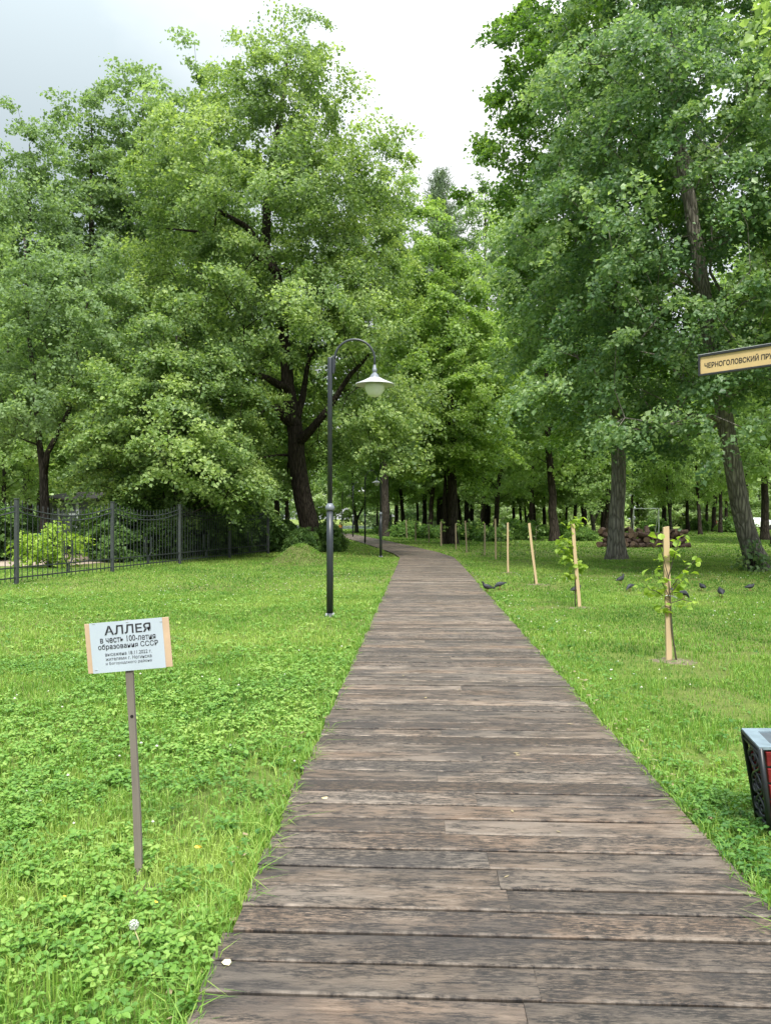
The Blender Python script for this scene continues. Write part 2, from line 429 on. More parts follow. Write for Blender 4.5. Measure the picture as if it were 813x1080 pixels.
# ------------------------------------------------------------------ boardwalk
def deck_mat():
    m, nt, out = newmat('weathered_deck')
    uv = N(nt, 'ShaderNodeUVMap'); uv.uv_map = 'plank'
    at = N(nt, 'ShaderNodeAttribute'); at.attribute_name = 'tint'
    v = uv.outputs[0]
    g1 = noise(nt, mapping(nt, v, (3.6, 30, 1)), 1.6, 6, .78)       # long grain
    g2 = noise(nt, mapping(nt, v, (24, 110, 1)), 1., 4, .8)         # fine fibre
    bl = noise(nt, mapping(nt, v, (.9, 2.2, 1)), 1.3, 4, .6)         # stains
    bl2 = noise(nt, mapping(nt, v, (2.4, 9, 1)), 1.7, 5, .75)
    base = ramp(nt, g1, [(.30, (.046, .036, .028)), (.48, (.172, .130, .098)), (.70, (.305, .245, .195))])
    brown = ramp(nt, g1, [(.30, (.050, .031, .019)), (.48, (.182, .122, .084)), (.70, (.305, .222, .162))])
    c = mixc(nt, ramp(nt, at.outputs['Fac'], [(.12, (0, 0, 0)), (.75, (.9, .9, .9))]), base, brown)
    c = mixc(nt, mathn(nt, 'MULTIPLY', ramp(nt, bl, [(.4, (0, 0, 0)), (.62, (1, 1, 1))]), .7), c, (.19, .162, .135))
    bias = mathn(nt, 'ADD', bl2, mathn(nt, 'MULTIPLY', mathn(nt, 'FRACT', mathn(nt, 'MULTIPLY', at.outputs['Fac'], 7.31)), .14))
    lum = mathn(nt, 'ADD', mathn(nt, 'MULTIPLY', mathn(nt, 'FRACT', mathn(nt, 'MULTIPLY', at.outputs['Fac'], 13.7)), .55), .64)
    vs_ = N(nt, 'ShaderNodeVectorMath'); vs_.operation = 'SCALE'; nt.links.new(c, vs_.inputs[0]); nt.links.new(lum, vs_.inputs['Scale']); c = vs_.outputs[0]
    mould = mathn(nt, 'MULTIPLY', ramp(nt, bias, [(.485, (0, 0, 0)), (.60, (1, 1, 1))]), ramp(nt, g2, [(.46, (1, 1, 1)), (.60, (.06, .06, .06))]))
    c = mixc(nt, mathn(nt, 'MULTIPLY', mould, .93), c, (.018, .016, .016))
    c = mixc(nt, mathn(nt, 'MULTIPLY', ramp(nt, g2, [(.62, (0, 0, 0)), (.8, (1, 1, 1))]), .35), c, (.42, .38, .35))
    tco = N(nt, 'ShaderNodeTexCoord'); dmp = noise(nt, mapping(nt, tco.outputs['Object'], (1., 2.6, 1)), 1.15, 4, .65)
    c = mixc(nt, mathn(nt, 'MULTIPLY', ramp(nt, dmp, [(.50, (0, 0, 0)), (.62, (1, 1, 1))]), .62), c, (.040, .035, .034))
    ea = N(nt, 'ShaderNodeAttribute'); ea.attribute_name = 'edge'; da = N(nt, 'ShaderNodeAttribute'); da.attribute_name = 'shade_dirt'
    wornn = noise(nt, mapping(nt, v, (5, 3, 1)), 1.5, 4, .7)
    worn = mathn(nt, 'MULTIPLY', ramp(nt, mathn(nt, 'MULTIPLY', ea.outputs['Fac'], -1.), [(.80, (0, 0, 0)), (.93, (1, 1, 1))]), ramp(nt, wornn, [(.46, (0, 0, 0)), (.70, (.6, .6, .6))]))
    c = mixc(nt, worn, c, (.36, .30, .245))
    dk = mathn(nt, 'MULTIPLY', ramp(nt, ea.outputs['Fac'], [(.86, (0, 0, 0)), (.97, (1, 1, 1))]), .7)
    c = mixc(nt, dk, c, (.028, .024, .02))
    c = mixc(nt, ramp(nt, da.outputs['Fac'], [(.35, (0, 0, 0)), (.75, (1, 1, 1))]), c, (.012, .011, .010))  # gap shade and soil painted on plank sides, darker with depth
    p = N(nt, 'ShaderNodeBsdfPrincipled'); p.inputs['Specular IOR Level'].default_value = .4
    nt.links.new(c, p.inputs['Base Color'])
    nt.links.new(ramp(nt, bl, [(.3, (.5, .5, .5)), (.7, (.78, .78, .78))]), p.inputs['Roughness'])
    nt.links.new(bump(nt, mathn(nt, 'ADD', g1, g2), .9, .008), p.inputs['Normal'])
    nt.links.new(p.outputs[0], out.inputs[0]); return m
PITCH = .1685; TOP = .045
vs, fs, uvs, tn, ed, dp = [], [], [], [], [], []
y = -1.2; row = 0
while y < 76:
    cx = float(path_cx(y)); sl = float(path_slope(y)); L = math.hypot(1, sl)
    t = Vector((sl / L, 1 / L, 0)); a = Vector((1 / L, -sl / L, 0))
    a = Vector((a.x, a.y + 0.0, 0)); c = Vector((cx, y, 0))
    cuts = [-HW + random.gauss(0, .006), HW + random.gauss(0, .006)]
    if random.random() < .38: cuts.insert(1, random.choice((.02, .02, .02, -.2)) + random.gauss(0, .03))
    for k in range(len(cuts) - 1):
        x0, x1 = cuts[k] + (.0006 if k else 0), cuts[k + 1] - (.0006 if k < len(cuts) - 2 else 0)
        w = PITCH / 2 - random.uniform(.0048, .0085) * (1 + max(0, y - 5) * .02); tz = TOP + random.gauss(0, .0016); tw = random.gauss(0, .0012); b = .004
        seg = 6
        b0 = len(vs)
        ring = [(-w, -.03), (-w, -b), (-w + b, 0), (w - b, 0), (w, -b), (w, -.03)]
        off = random.uniform(0, 50)
        bow = random.gauss(0, .003)
        for i in range(seg + 1):
            u = x0 + (x1 - x0) * i / seg; wob = bow * math.sin(math.pi * i / seg) + random.gauss(0, .0006)
            for q, h in ring:
                pnt = c + a * u + t * (q + wob); vs.append((pnt.x, pnt.y, tz + h + tw * q / w))
        nR = len(ring)
        tt = random.random()
        for i in range(seg):
            for j in range(nR - 1):
                fs.append((b0 + i * nR + j, b0 + (i + 1) * nR + j, b0 + (i + 1) * nR + j + 1, b0 + i * nR + j + 1)); tn.append(tt)
        fs.append(tuple(b0 + j for j in range(nR))); fs.append(tuple(b0 + seg * nR + j for j in range(nR))[::-1]); tn += [tt, tt]
        # uv per vertex
        for i in range(seg + 1):
            for q, h in ring:
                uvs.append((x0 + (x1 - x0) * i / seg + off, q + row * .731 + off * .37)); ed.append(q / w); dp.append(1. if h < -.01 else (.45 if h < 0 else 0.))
    y += PITCH / L * (1 if abs(sl) < .02 or y < 24 else 1.0); row += 1
me = bpy.data.meshes.new('path'); me.from_pydata(vs, [], fs); me.update()
uvl = me.uv_layers.new(name='plank')
li = np.empty(len(me.loops), np.int32); me.loops.foreach_get('vertex_index', li)
uvl.data.foreach_set('uv', np.array(uvs, np.float32)[li].ravel())
at = me.attributes.new('tint', 'FLOAT', 'FACE'); at.data.foreach_set('value', np.array(tn, np.float32))
for nm, arr in (('edge', ed), ('shade_dirt', dp)):
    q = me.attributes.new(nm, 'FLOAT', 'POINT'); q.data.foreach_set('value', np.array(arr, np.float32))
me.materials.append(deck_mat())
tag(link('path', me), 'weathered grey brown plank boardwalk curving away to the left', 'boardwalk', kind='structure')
# dark bed under the planks
bed = MB(); yy = np.linspace(-1.3, 76.2, 120); vv = []
for q in yy:
    cx = float(path_cx(q)); vv += [(cx - HW + .03, q, .012), (cx + HW - .03, q, .012)]
bed.add(vv, [(2 * i, 2 * i + 1, 2 * i + 3, 2 * i + 2) for i in range(len(yy) - 1)])
tag(bed.build('ground_under_path', plain('dark_bed', (.02, .018, .015), .95, 0, .3, 20)), 'dark bed showing in the gaps between the planks', 'ground', kind='structure')

#@@GRASS
# ------------------------------------------------------------------ grass and weeds
def scatter(n, d0, d1, pad=1.25, gamma=1.):
    """points on the ground inside a widened view wedge between two distances"""
    u = rng.random(n); d = np.sqrt(d0 * d0 + (d1 * d1 - d0 * d0) * u)
    half = .52 * d * pad + .9
    x = (rng.random(n) * 2 - 1) * half
    return x, d
def patch(x, y): return .55 * vnoise(x, y, .9) + .45 * vnoise(x + 31, y - 17, .33)
def keep_mask(x, y, edge=-.0):
    return path_dist(x, y) > edge

def blades(x, y, h, w, lean=.45):
    n = len(x); th = rng.random(n) * 6.2832; ln = np.abs(rng.normal(0, lean, n)) * h; z0 = mound_h(x, y)
    dx, dy = np.cos(th), np.sin(th); px, py = -dy, dx
    v = np.empty((n, 5, 3))
    def put(k, f, hh, ww):
        v[:, k, 0] = x + dx * ln * f + px * ww; v[:, k, 1] = y + dy * ln * f + py * ww; v[:, k, 2] = z0 + hh
    put(0, 0, -.01, -w / 2); put(1, 0, -.01, w / 2)
    put(2, .32, h * .58, -w * .42); put(3, .32, h * .58, w * .42)
    put(4, 1.0, h * (1 - .22 * np.clip(ln / h, 0, 1.6)), 0)
    b = (np.arange(n) * 5)[:, None]
    c = (b + np.array([0, 1, 3, 0, 3, 2, 2, 3, 4])).ravel()
    return v.reshape(-1, 3), c
GV, GC, GT = [], [], []; base = 0
def add_grass(x, y, h, w, t, lean=.45):
    global base
    v, c = blades(x, y, h, w, lean); GV.append(v); GC.append(c + base); base += len(v); GT.append(np.repeat(np.clip(t, 0, 1), 3))
for d0, d1, n, hm, wd in ((.9, 4, 95000, .048, .0042), (4, 8, 125000, .042, .006), (8, 15, 140000, .038, .010), (15, 28, 130000, .040, .018), (28, 60, 110000, .05, .04), (60, 100, 40000, .08, .09)):
    x, y = scatter(n, d0, d1)
    m = keep_mask(x, y, -.012)
    # less grass where weeds, track or bare soil take over
    bare = vnoise(x + 7, y, 1.1) * .6 + vnoise(x, y + 3, .4) * .4
    m &= ~((bare > np.where(x > 0, .66, .78)) & (rng.random(n) < .7))
    for qx_, qy_ in ((2.96, 7.8), (2.78, 12.4), (2.95, 16.7), (3.1, 20.3)):
        m &= ~((((x - qx_) / 1.3) ** 2 + (y - qy_) ** 2 < rng.uniform(.0, .16, n)) & (rng.random(n) < .8))
    m &= ~((x < -8.2) & (y > 22) & (y < 33.5) & (x > -22))
    m &= ~((y > 98) & (x < 14))
    x, y = x[m], y[m]
    pt = patch(x, y); tall = vnoise(x - 3, y + 9, .7)
    edge = np.exp(-np.clip(path_dist(x, y), 0, 9) / .10)
    h = hm * rng.uniform(.5, 1.35, len(x)) * (.65 + .7 * tall) * (1 + .35 * edge * rng.random(len(x)))
    left = x < path_cx(y)
    h = np.where(left & (y < 4.5), h * 1.25, h)
    t = .47 + .75 * (pt - .5) + .5 * (vnoise(x, y, 2.6) - .5) + rng.normal(0, .19, len(x)) + np.where(left, .05, -.05)
    dry = rng.random(len(x)) < .03
    t = np.where(dry, 1.0, t)
    add_grass(x, y, h, wd * rng.uniform(.7, 1.3, len(x)), t, .75)
# taller tufts
for k in range(150):
    d = 1.2 + 9 * random.random() ** 1.6; xx = random.uniform(-.6 * d - .4, .6 * d + .3)
    if path_dist(np.array([xx]), np.array([d]))[0] < .02: continue
    n = random.randint(14, 40); x = xx + rng.normal(0, .045, n); y = d + rng.normal(0, .045, n)
    mk = keep_mask(x, y, 0); x, y = x[mk], y[mk]; n = len(x)
    add_grass(x, y, rng.uniform(.08, .17, n), rng.uniform(.003, .006, n), .5 + rng.normal(0, .15, n) + .1 * random.random(), .55)
for k in range(420):
    d = 1.4 + 16 * random.random() ** 1.5; sd_ = random.choice((-1, 1)); xx = float(path_cx(d)) + sd_ * (HW + random.uniform(-.005, .05))
    n = random.randint(5, 16); x = xx + rng.normal(0, .02, n); y = d + rng.normal(0, .05, n)
    add_grass(x, y, rng.uniform(.06, .125, n), rng.uniform(.003, .006, n) * (1 + d * .08), .5 + rng.normal(0, .18, n), .95)
# dry stalky grass on the mound
n = 2600; x = mx0 + rng.normal(0, .55, n); y = my0 + rng.normal(0, .5, n)
add_grass(x, y, rng.uniform(.02, .06, n), rng.uniform(.008, .02, n), .55 + rng.normal(0, .25, n), 1.6)
link_g = link('grass', np_mesh('grass', np.concatenate(GV), np.concatenate(GC), 3, L_grass, np.concatenate(GT)))
tag(link_g, 'bright green lawn grass on both sides of the boardwalk', 'grass', kind='stuff')

# broad-leaved ground cover: clusters of three to five toothed leaflets on short stems
def weeds(x, y, hgt, lsz, t):
    n = len(x); z0 = mound_h(x, y); k = 5
    V = []; T = []
    for j in range(k):
        th = rng.random(n) * 6.28 if j == 0 else th0 + j * 6.28 / k + rng.normal(0, .35, n)
        if j == 0: th0 = th
        L = lsz * rng.uniform(.7, 1.25, n); W = L * rng.uniform(.62, .8, n)
        dz = rng.normal(-.12, .28, n)                       # leaflets droop a little
        d = np.stack([np.cos(th), np.sin(th), dz], 1); d /= np.linalg.norm(d, axis=1, keepdims=True)
        s = np.stack([-np.sin(th), np.cos(th), rng.normal(0, .3, n)], 1)
        nn = np.cross(d, s)
        o = np.stack([x, y, z0 + hgt * rng.uniform(.8, 1.15, n)], 1) + d * (L * .18)[:, None]
        Lc, Wc = L[:, None], W[:, None]
        up = nn * Lc * .09
        v = np.empty((n, 8, 3))
        v[:, 0] = o; v[:, 1] = o + d * Lc * .30 + s * Wc * .42 + up; v[:, 2] = o + d * Lc * .68 + s * Wc * .40 + up
        v[:, 3] = o + d * Lc - nn * Lc * .1; v[:, 4] = o + d * Lc * .68 - s * Wc * .40 + up; v[:, 5] = o + d * Lc * .30 - s * Wc * .42 + up
        v[:, 6] = o + d * Lc * .34; v[:, 7] = o + d * Lc * .7
        V.append(v); T.append(t + rng.normal(0, .10, n))
    V = np.concatenate(V); T = np.concatenate(T); m = len(V); b = (np.arange(m) * 8)[:, None]
    c = (b + np.array([0, 6, 1, 1, 6, 2, 6, 7, 2, 2, 7, 3, 0, 5, 6, 5, 4, 6, 6, 4, 7, 4, 3, 7])).ravel()
    return V.reshape(-1, 3), c, np.repeat(np.clip(T, 0, 1), 8)
WV, WC, WT = [], [], []; wb = 0
for d0, d1, n, hg, ls in ((.9, 4.2, 24000, .044, .024), (4.2, 8, 22000, .038, .028), (8, 15, 16000, .03, .040)):
    x, y = scatter(n, d0, d1); m = keep_mask(x, y, .015)
    left = x < path_cx(y)
    dens = np.where(left, np.clip(1.5 - .18 * np.maximum(0, y - 3.2), .28, 1), np.clip(1.25 - path_dist(x, y) / .75, .10, 1) * np.clip(2.1 - .35 * y, .22, 1))
    clump = vnoise(x, y, .45) * .6 + vnoise(x + 5, y + 5, .16) * .4
    dens = dens * np.clip((clump - .28) / .25, 0.05, 1)
    near_bed = (left & (y < 2.35)); dens = np.where(near_bed, dens * .45, dens)
    m &= rng.random(n) < dens
    m &= ~(((x + .93) ** 2 + (y - 3.0) ** 2) < .012)
    x, y = x[m], y[m]; left = left[m]
    t = .50 + .5 * (vnoise(x, y, .5) - .5) + rng.normal(0, .12, len(x)) + np.where(left, .06, -.18)
    v, c, tt = weeds(x, y, hg * rng.uniform(.5, 1.7, len(x)), ls * rng.uniform(.6, 1.25, len(x)), t)
    WV.append(v); WC.append(c + wb); wb += len(v); WT.append(tt)
o = link('weeds', np_mesh('weeds', np.concatenate(WV), np.concatenate(WC), 3, L_weed, np.concatenate(WT)))
tag(o, 'low broad leaved weeds spreading through the lawn beside the boardwalk', 'weeds', kind='stuff')
# dry litter along the boardwalk edges, on the lawn and in the plank gaps
n = 1500; yy = 1.4 + 26 * rng.random(n) ** 1.3; side_ = np.where(rng.random(n) < .68, 1, -1)
off_ = HW + np.abs(rng.normal(0, .09, n)) + .01; inn = rng.random(n) < .035; off_ = np.where(inn, rng.uniform(-HW, HW, n), off_)
x = path_cx(yy) + side_ * off_; P0 = np.stack([x, yy, np.where(inn, TOP + .004, rng.uniform(.012, .045, n))], 1)
ang = rng.random(n) * 6.28; L_ = rng.uniform(.006, .024, n)[:, None]; d_ = np.stack([np.cos(ang), np.sin(ang), rng.normal(0, .25, n) * ~inn], 1); s_ = np.stack([-np.sin(ang), np.cos(ang), rng.normal(0, .25, n) * ~inn], 1)
W_ = L_ * rng.uniform(.2, .7, n)[:, None]
v = np.stack([P0 - d_ * L_, P0 - s_ * W_, P0 + d_ * L_, P0 + s_ * W_], 1).reshape(-1, 3)
o = link('leaf_litter', np_mesh('leaf_litter', v, np.arange(len(v)), 4, plain('dry_litter', (.26, .21, .12), .85, 0, .5, 60)))
tag(o, 'dry tan leaf litter along the edges of the boardwalk', 'litter', kind='stuff')
# white clover heads and specks of daisy in the lawn
n = 1500; x, y = scatter(n, 2.5, 20); m = keep_mask(x, y, .05) & (vnoise(x, y, 1.3) > .5); x, y = x[m], y[m]; n = len(x)
r = rng.uniform(.006, .012, n)[:, None]; zc_ = rng.uniform(.04, .065, n)
o6 = np.array([[1, 0, 0], [0, 1, 0], [-1, 0, 0], [0, -1, 0], [0, 0, .9], [0, 0, -.9]])
v = np.stack([x, y, zc_], 1)[:, None, :] + o6[None] * r[:, :, None]
c = ((np.arange(n) * 6)[:, None] + np.array([0, 1, 4, 1, 2, 4, 2, 3, 4, 3, 0, 4, 1, 0, 5, 2, 1, 5, 3, 2, 5, 0, 3, 5])).ravel()
o = link('clover_flowers', np_mesh('clover_flowers', v.reshape(-1, 3), c, 3, plain('clover_white', (.55, .56, .46), .8)))
tag(o, 'tiny white clover heads dotted through the lawn', 'clover', kind='stuff')
# bare soil under the plank sign
sb = MB(); vs = [(0, 0, .018)]
for j in range(18):
    a = j * 2 * math.pi / 18; r = random.uniform(.8, 1.15); vs.append((.11 * r * math.cos(a), .075 * r * math.sin(a), -.006))
sb.add(vs, [(0, 1 + j, 1 + (j + 1) % 18) for j in range(18)])
o = sb.build('bare_ground', plain('bare_soil', (.085, .07, .055), .95, 0, .5, 40, .1, 1.), None, True); o.location = (-.93, 3.02, 0)
tag(o, 'small bare patch of soil at the foot of the sign', 'ground', kind='structure')

#@@THINGS
M_iron = plain('black_paint', (.016, .019, .023), .38, 0, .2, 30, .5)
M_pole = plain('charcoal_paint', (.028, .034, .042), .36, 0, .2, 12, .5)
M_chip = plain('pale_worn_paint', (.42, .43, .45), .5)
M_enamel = plain('white_enamel', (.45, .46, .47), .3, 0, .08, 6, .5)
M_shadegrey = plain('grey_enamel', (.16, .18, .21), .35, 0, .15, 9, .5)
def opal():
    m, nt, out = newmat('opal_glass')
    p = N(nt, 'ShaderNodeBsdfPrincipled'); p.inputs['Base Color'].default_value = (.74, .78, .68, 1); p.inputs['Roughness'].default_value = .18
    p.inputs['Subsurface Weight'].default_value = .35; p.inputs['Subsurface Radius'].default_value = (.05, .05, .05)
    nt.links.new(p.outputs[0], out.inputs[0]); return m
M_opal = opal()

# ---- street lamps
def make_lamp(loc, label):
    t = empty('street_lamp', loc, 0, label, 'street lamp', 'lamps along the left edge of the boardwalk')
    b = MB(); b.lathe([(.085, -.02), (.085, .012), (.06, .02), (.052, .05)], n=20)
    b.build('base_plate', M_pole, t, True)
    for k in range(4):
        a = R(45 + 90 * k); q = MB(); q.lathe([(.013, .012), (.013, .04), (.006, .05)], (.07 * math.cos(a), .07 * math.sin(a), 0), 6)
        q.build('bolt', M_chip, t)
    b = MB(); b.lathe([(.050, .03), (.050, 1.0), (.049, 1.58)], n=20); b.build('lower_sleeve', M_pole, t, True)
    b = MB(); b.lathe([(.051, 1.555), (.066, 1.565), (.070, 1.595), (.066, 1.618), (.05, 1.64), (.038, 1.66)], n=20); b.build('collar', M_shadegrey, t, True)
    b = MB(); b.lathe([(.036, 1.64), (.036, 3.79), (.030, 3.81)], n=16); b.build('pole', M_pole, t, True)
    b = MB(); b.box((.052, 0, 3.70), (.03, .05, .26)); b.build('bracket', M_pole, t, False, .006)
    r = .295; pts = [(.066, 0, 3.60), (.066, 0, 3.78)]
    for k in range(17):
        a = math.pi * (1 - k / 16); pts.append((.066 + r + r * math.cos(a), 0, 3.78 + r * math.sin(a)))
    ex = .066 + 2 * r; pts += [(ex, 0, 3.66)]
    b = MB(); b.tube(pts, .0165, 10); b.build('arm', M_pole, t, True)
    b = MB(); b.lathe([(.02, 3.70), (.024, 3.69), (.024, 3.65), (.034, 3.645), (.034, 3.60), (.028, 3.595), (.028, 3.58), (.05, 3.56), (.075, 3.52), (.085, 3.49)][::-1], (ex, 0, 0), 20)
    b.build('neck', M_shadegrey, t, True)
    b = MB(); b.lathe([(.088, 3.472), (.27, 3.408), (.288, 3.40), (.288, 3.409), (.27, 3.424), (.16, 3.47), (.10, 3.503), (.07, 3.515)], (ex, 0, 0), 32)
    b.build('lamp_shade', M_enamel, t, True)
    b = MB(); pr = [(.118, 3.43)] + [(.148 * math.cos(a) ** .8, 3.40 - .175 * math.sin(a)) for a in np.linspace(0.02, 1.5, 10)] + [(.012, 3.222)]
    b.lathe(pr[::-1], (ex, 0, 0), 24); b.build('globe', M_opal, t, True)
    return t
d1 = gd(650); lamp0 = make_lamp((gx(348, d1), d1, 0), 'nearest charcoal arched street lamp standing left of the boardwalk')
for px, d, lb in ((401.5, 28.3, 'second arched street lamp where the boardwalk starts to bend'), (385, 43, 'third arched street lamp further along the bending boardwalk'), (372.3, 57, 'fourth small arched street lamp before the forked dark trunk'), (361, 71, 'farthest tiny arched street lamp beside the forked trunk')):
    dup(lamp0, (gx(px, d), d, 0), label=lb)

# ---- plank sign on a stake
M_stake_old = plain('old_stake_wood', (.19, .165, .145), .85, 0, .35, 14, .15, .3, (1, 1, .12))
M_card = plain('tan_board', (.50, .36, .25), .75, 0, .12, 10, .2)
M_paper = plain('paper_sheet', (.43, .49, .565), .35, 0, .05, 6, .35)
M_ink = plain('ink', (.025, .025, .032), .6, 0, .1)
M_inkgrey = plain('ink_grey', (.05, .052, .065), .6, 0, .1)
def text_mesh(txt, w, h, bold=0., cond=None):
    c = bpy.data.curves.new('lettering', 'FONT'); c.body = txt; c.align_x = 'LEFT'; c.offset = bold; c.resolution_u = 3
    o = bpy.data.objects.new('tmp', c); COL.objects.link(o); bpy.context.view_layer.update()
    me = bpy.data.meshes.new_from_object(o.evaluated_get(bpy.context.evaluated_depsgraph_get()))
    bpy.data.objects.remove(o)
    co = np.empty(len(me.vertices) * 3, np.float32); me.vertices.foreach_get('co', co); co = co.reshape(-1, 3)
    lo, hi = co.min(0), co.max(0); e = hi - lo
    co = (co - (lo + hi) / 2) / np.array([e[0], e[1], 1]) * np.array([w, h, 1])
    q = np.stack([co[:, 0], np.zeros(len(co)), co[:, 1]], 1)      # stand it up, facing -Y
    me.vertices.foreach_set('co', q.astype(np.float32).ravel()); me.update(); return me
sx, sd = gp(148, 926)
sg = empty('sign', (sx, sd, 0), 0, 'small white paper sign headed АЛЛЕЯ on a thin wooden stake', 'sign')
sg.rotation_euler = (0, R(-2.6), 0)
b = MB(); n = 9
for i in range(n):
    z0, z1 = -.15 + i * 1.19 / n, -.15 + (i + 1) * 1.19 / n
    w0, w1 = [.0135 + .0012 * math.sin(z * 9) for z in (z0, z1)]; o0, o1 = [.003 * math.sin(z * 5) for z in (z0, z1)]
    b.hexa([(-w0 + o0, -.009, z0), (w0 + o0, -.009, z0), (w0 + o0, .009, z0), (-w0 + o0, .009, z0)], [(-w1 + o1, -.009, z1), (w1 + o1, -.009, z1), (w1 + o1, .009, z1), (-w1 + o1, .009, z1)])
b.build('stake', M_stake_old, sg)
b = MB(); b.lathe([(.0065, -.001), (.0065, .0015)], n=10); o = b.build('knot_hole', plain('hole', (.01, .008, .007), .9), sg)
o.rotation_euler = (R(90), 0, 0); o.location = (.002, -.0092, .655)
bd = MB(); bd.box((0, 0, 0), (.338, .005, .199)); board = bd.build('board', M_card, sg, False, .001)
board.location = (.002, -.0125, .940); board.rotation_euler = (0, R(-2.4), 0)
# the sheet is slightly wavy
pb = MB(); nx, ny = 12, 6; vs = []
for j in range(ny + 1):
    for i in range(nx + 1):
        x, z = -.143 + .292 * i / nx, -.1005 + .201 * j / ny
        vs.append((x - .006, -.0042 - .0007 * math.sin(x * 31) * math.sin(z * 23 + 1), z))
pb.add(vs, [(j * (nx + 1) + i, j * (nx + 1) + i + 1, (j + 1) * (nx + 1) + i + 1, (j + 1) * (nx + 1) + i) for j in range(ny) for i in range(nx)])
sheet = pb.build('paper_sheet', M_paper, sg, True); sheet.location = board.location; sheet.rotation_euler = board.rotation_euler
for px_, pz_ in ((-.135, .092), (.135, .09), (-.132, -.092), (.136, -.094), (0, .094)):
    b = MB(); b.box((0, 0, 0), (.010, .0016, .0018)); o = b.build('staple', M_chip, sg); o.location = board.location + Vector((px_, -.0052, pz_)); o.rotation_euler = board.rotation_euler
for txt, w, h, z, mt, bo, xo in (('АЛЛЕЯ', .186, .036, .067, M_ink, .016, .0), ('в честь 100-летия', .222, .0245, .0295, M_ink, .008, .0), ('образования СССР', .240, .0265, .0, M_ink, .008, 0.),
                         ('высажена 18.11.2022 г.', .186, .014, -.0285, M_inkgrey, .0, 0.), ('жителями г. Ногинска', .184, .014, -.047, M_inkgrey, .0, .0), ('и Богородского района', .184, .014, -.066, M_inkgrey, .0, 0.)):
    me = text_mesh(txt, w, h, bo); me.materials.clear(); me.materials.append(mt)
    o = link('lettering', me, sg); o.location = board.location + Vector((xo, -.0056, z)); o.rotation_euler = board.rotation_euler

# ---- guide sign arm at the right edge
M_amber = plain('amber_board', (.66, .475, .225), .4, 0, .08, 5, .4)
M_frame = plain('sign_frame', (.03, .032, .036), .4, 0, .2, 10, .5)
A = Vector((gx(737, 9.11), 9.11, 0)); Bv = Vector((gx(813, 8.5), 8.5, 0)); dirv = (Bv - A).normalized(); ang = math.atan2(dirv.y, dirv.x)
Lb = 1.04; zc = 3.245; H_b = .25
gs = empty('guide_sign', (A + dirv * (Lb - .05)).to_tuple(), ang, 'amber guide board with dark frame and old style lettering at upper right', 'guide sign')
b = MB(); b.box((-Lb / 2 + .05, 0, zc), (Lb - .05, .02, H_b - .05)); b.build('panel', M_amber, gs)
b = MB()
b.box((-Lb / 2 + .05, 0, zc + H_b / 2 - .0125), (Lb, .05, .025)); b.box((-Lb / 2 + .05, 0, zc - H_b / 2 + .0125), (Lb, .05, .025))
b.box((-Lb + .0625, 0, zc), (.025, .05, H_b - .051)); b.box((.0375, 0, zc), (.025, .05, H_b - .051))
b.build('frame', M_frame, gs, False, .004)
b = MB(); b.box((-Lb / 2 + .05, 0, zc + H_b / 2 + .0035), (Lb + .01, .056, .006)); b.build('top_strip', M_chip, gs)
b = MB(); b.lathe([(.05, -.1), (.05, 3.5), (.03, 3.55), (.0, 3.58)][::1], (.12, 0, 0), 16); b.build('post', M_frame, gs, True)
me = text_mesh('ЧЕРНОГОЛОВСКИЙ ПРУД', .82, .092, .018); me.materials.clear(); me.materials.append(M_ink)
o = link('lettering', me, gs); o.location = (-Lb + .05 + .075 + .41, -.0125, zc - .005)

# ---- litter bin
M_red = plain('red_slat', (.22, .022, .024), .6, 0, .45, 26, .3, .3, (.3, 1, 1))
M_rim = plain('blue_grey_rim', (.19, .245, .285), .38, 0, .25, 14, .5)
M_inner = plain('bin_liner', (.07, .085, .10), .6)
bt = dict(x0=1.642, x1=2.085, y0=3.385, y1=3.675); bb = dict(x0=1.735, x1=1.985, y0=3.475, y1=3.655)
bin_ = empty('litter_bin', (1.86, 3.57, 0), 0, 'black cast iron litter bin with red wooden slats at right edge', 'litter bin')
ox, oy = 1.86, 3.57; Zt, Zb = .435, .0
def bc(fx, fy, z):
    t = (z - Zb) / (Zt - Zb); L = lambda a, b: a + (b - a) * t
    x0, x1, y0, y1 = L(bb['x0'], bt['x0']), L(bb['x1'], bt['x1']), L(bb['y0'], bt['y0']), L(bb['y1'], bt['y1'])
    return Vector((x0 + (x1 - x0) * fx + fy * (.03 + .03 * t) - ox, y0 + (y1 - y0) * fy - oy, z))
for side in (0, 1):
    b = MB(); fr = [bc(side, 0, .0), bc(side, 0, .435), bc(side, 1, .435), bc(side, 1, .0)]
    b.tube(fr, .013, 8); b.tube([bc(side, 0, .06), bc(side, 1, .06)], .010, 8); b.tube([bc(side, 0, .405), bc(side, 1, .405)], .008, 8)
    # scrolls
    for (cy, cz, rr, tn_, sgn, a0) in ((.5, .345, .048, 1.6, 1, 0), (.32, .245, .045, 1.5, -1, 2.5), (.68, .21, .045, 1.5, 1, 1.0), (.4, .125, .04, 1.5, 1, 4.), (.72, .12, .035, 1.4, -1, .6)):
        p = []
        for k in range(22):
            u = k / 21; a = a0 + sgn * u * tn_ * 6.283; r_ = rr * (1 - .8 * u)
            c = bc(side, cy, cz); p.append(c + Vector((random.uniform(-.001, .001), r_ * math.cos(a), r_ * math.sin(a))))
        b.tube(p, .0065, 6)
    p = [bc(side, .5 + .33 * math.sin(u * 9.4), .06 + .34 * u) for u in np.linspace(0, 1, 26)]; b.tube(p, .0065, 6)
    p = [bc(side, .5 - .33 * math.sin(u * 9.4), .06 + .34 * u) for u in np.linspace(0, 1, 26)]; b.tube(p, .0065, 6)
    b.build('side_panel', M_iron, bin_, True)
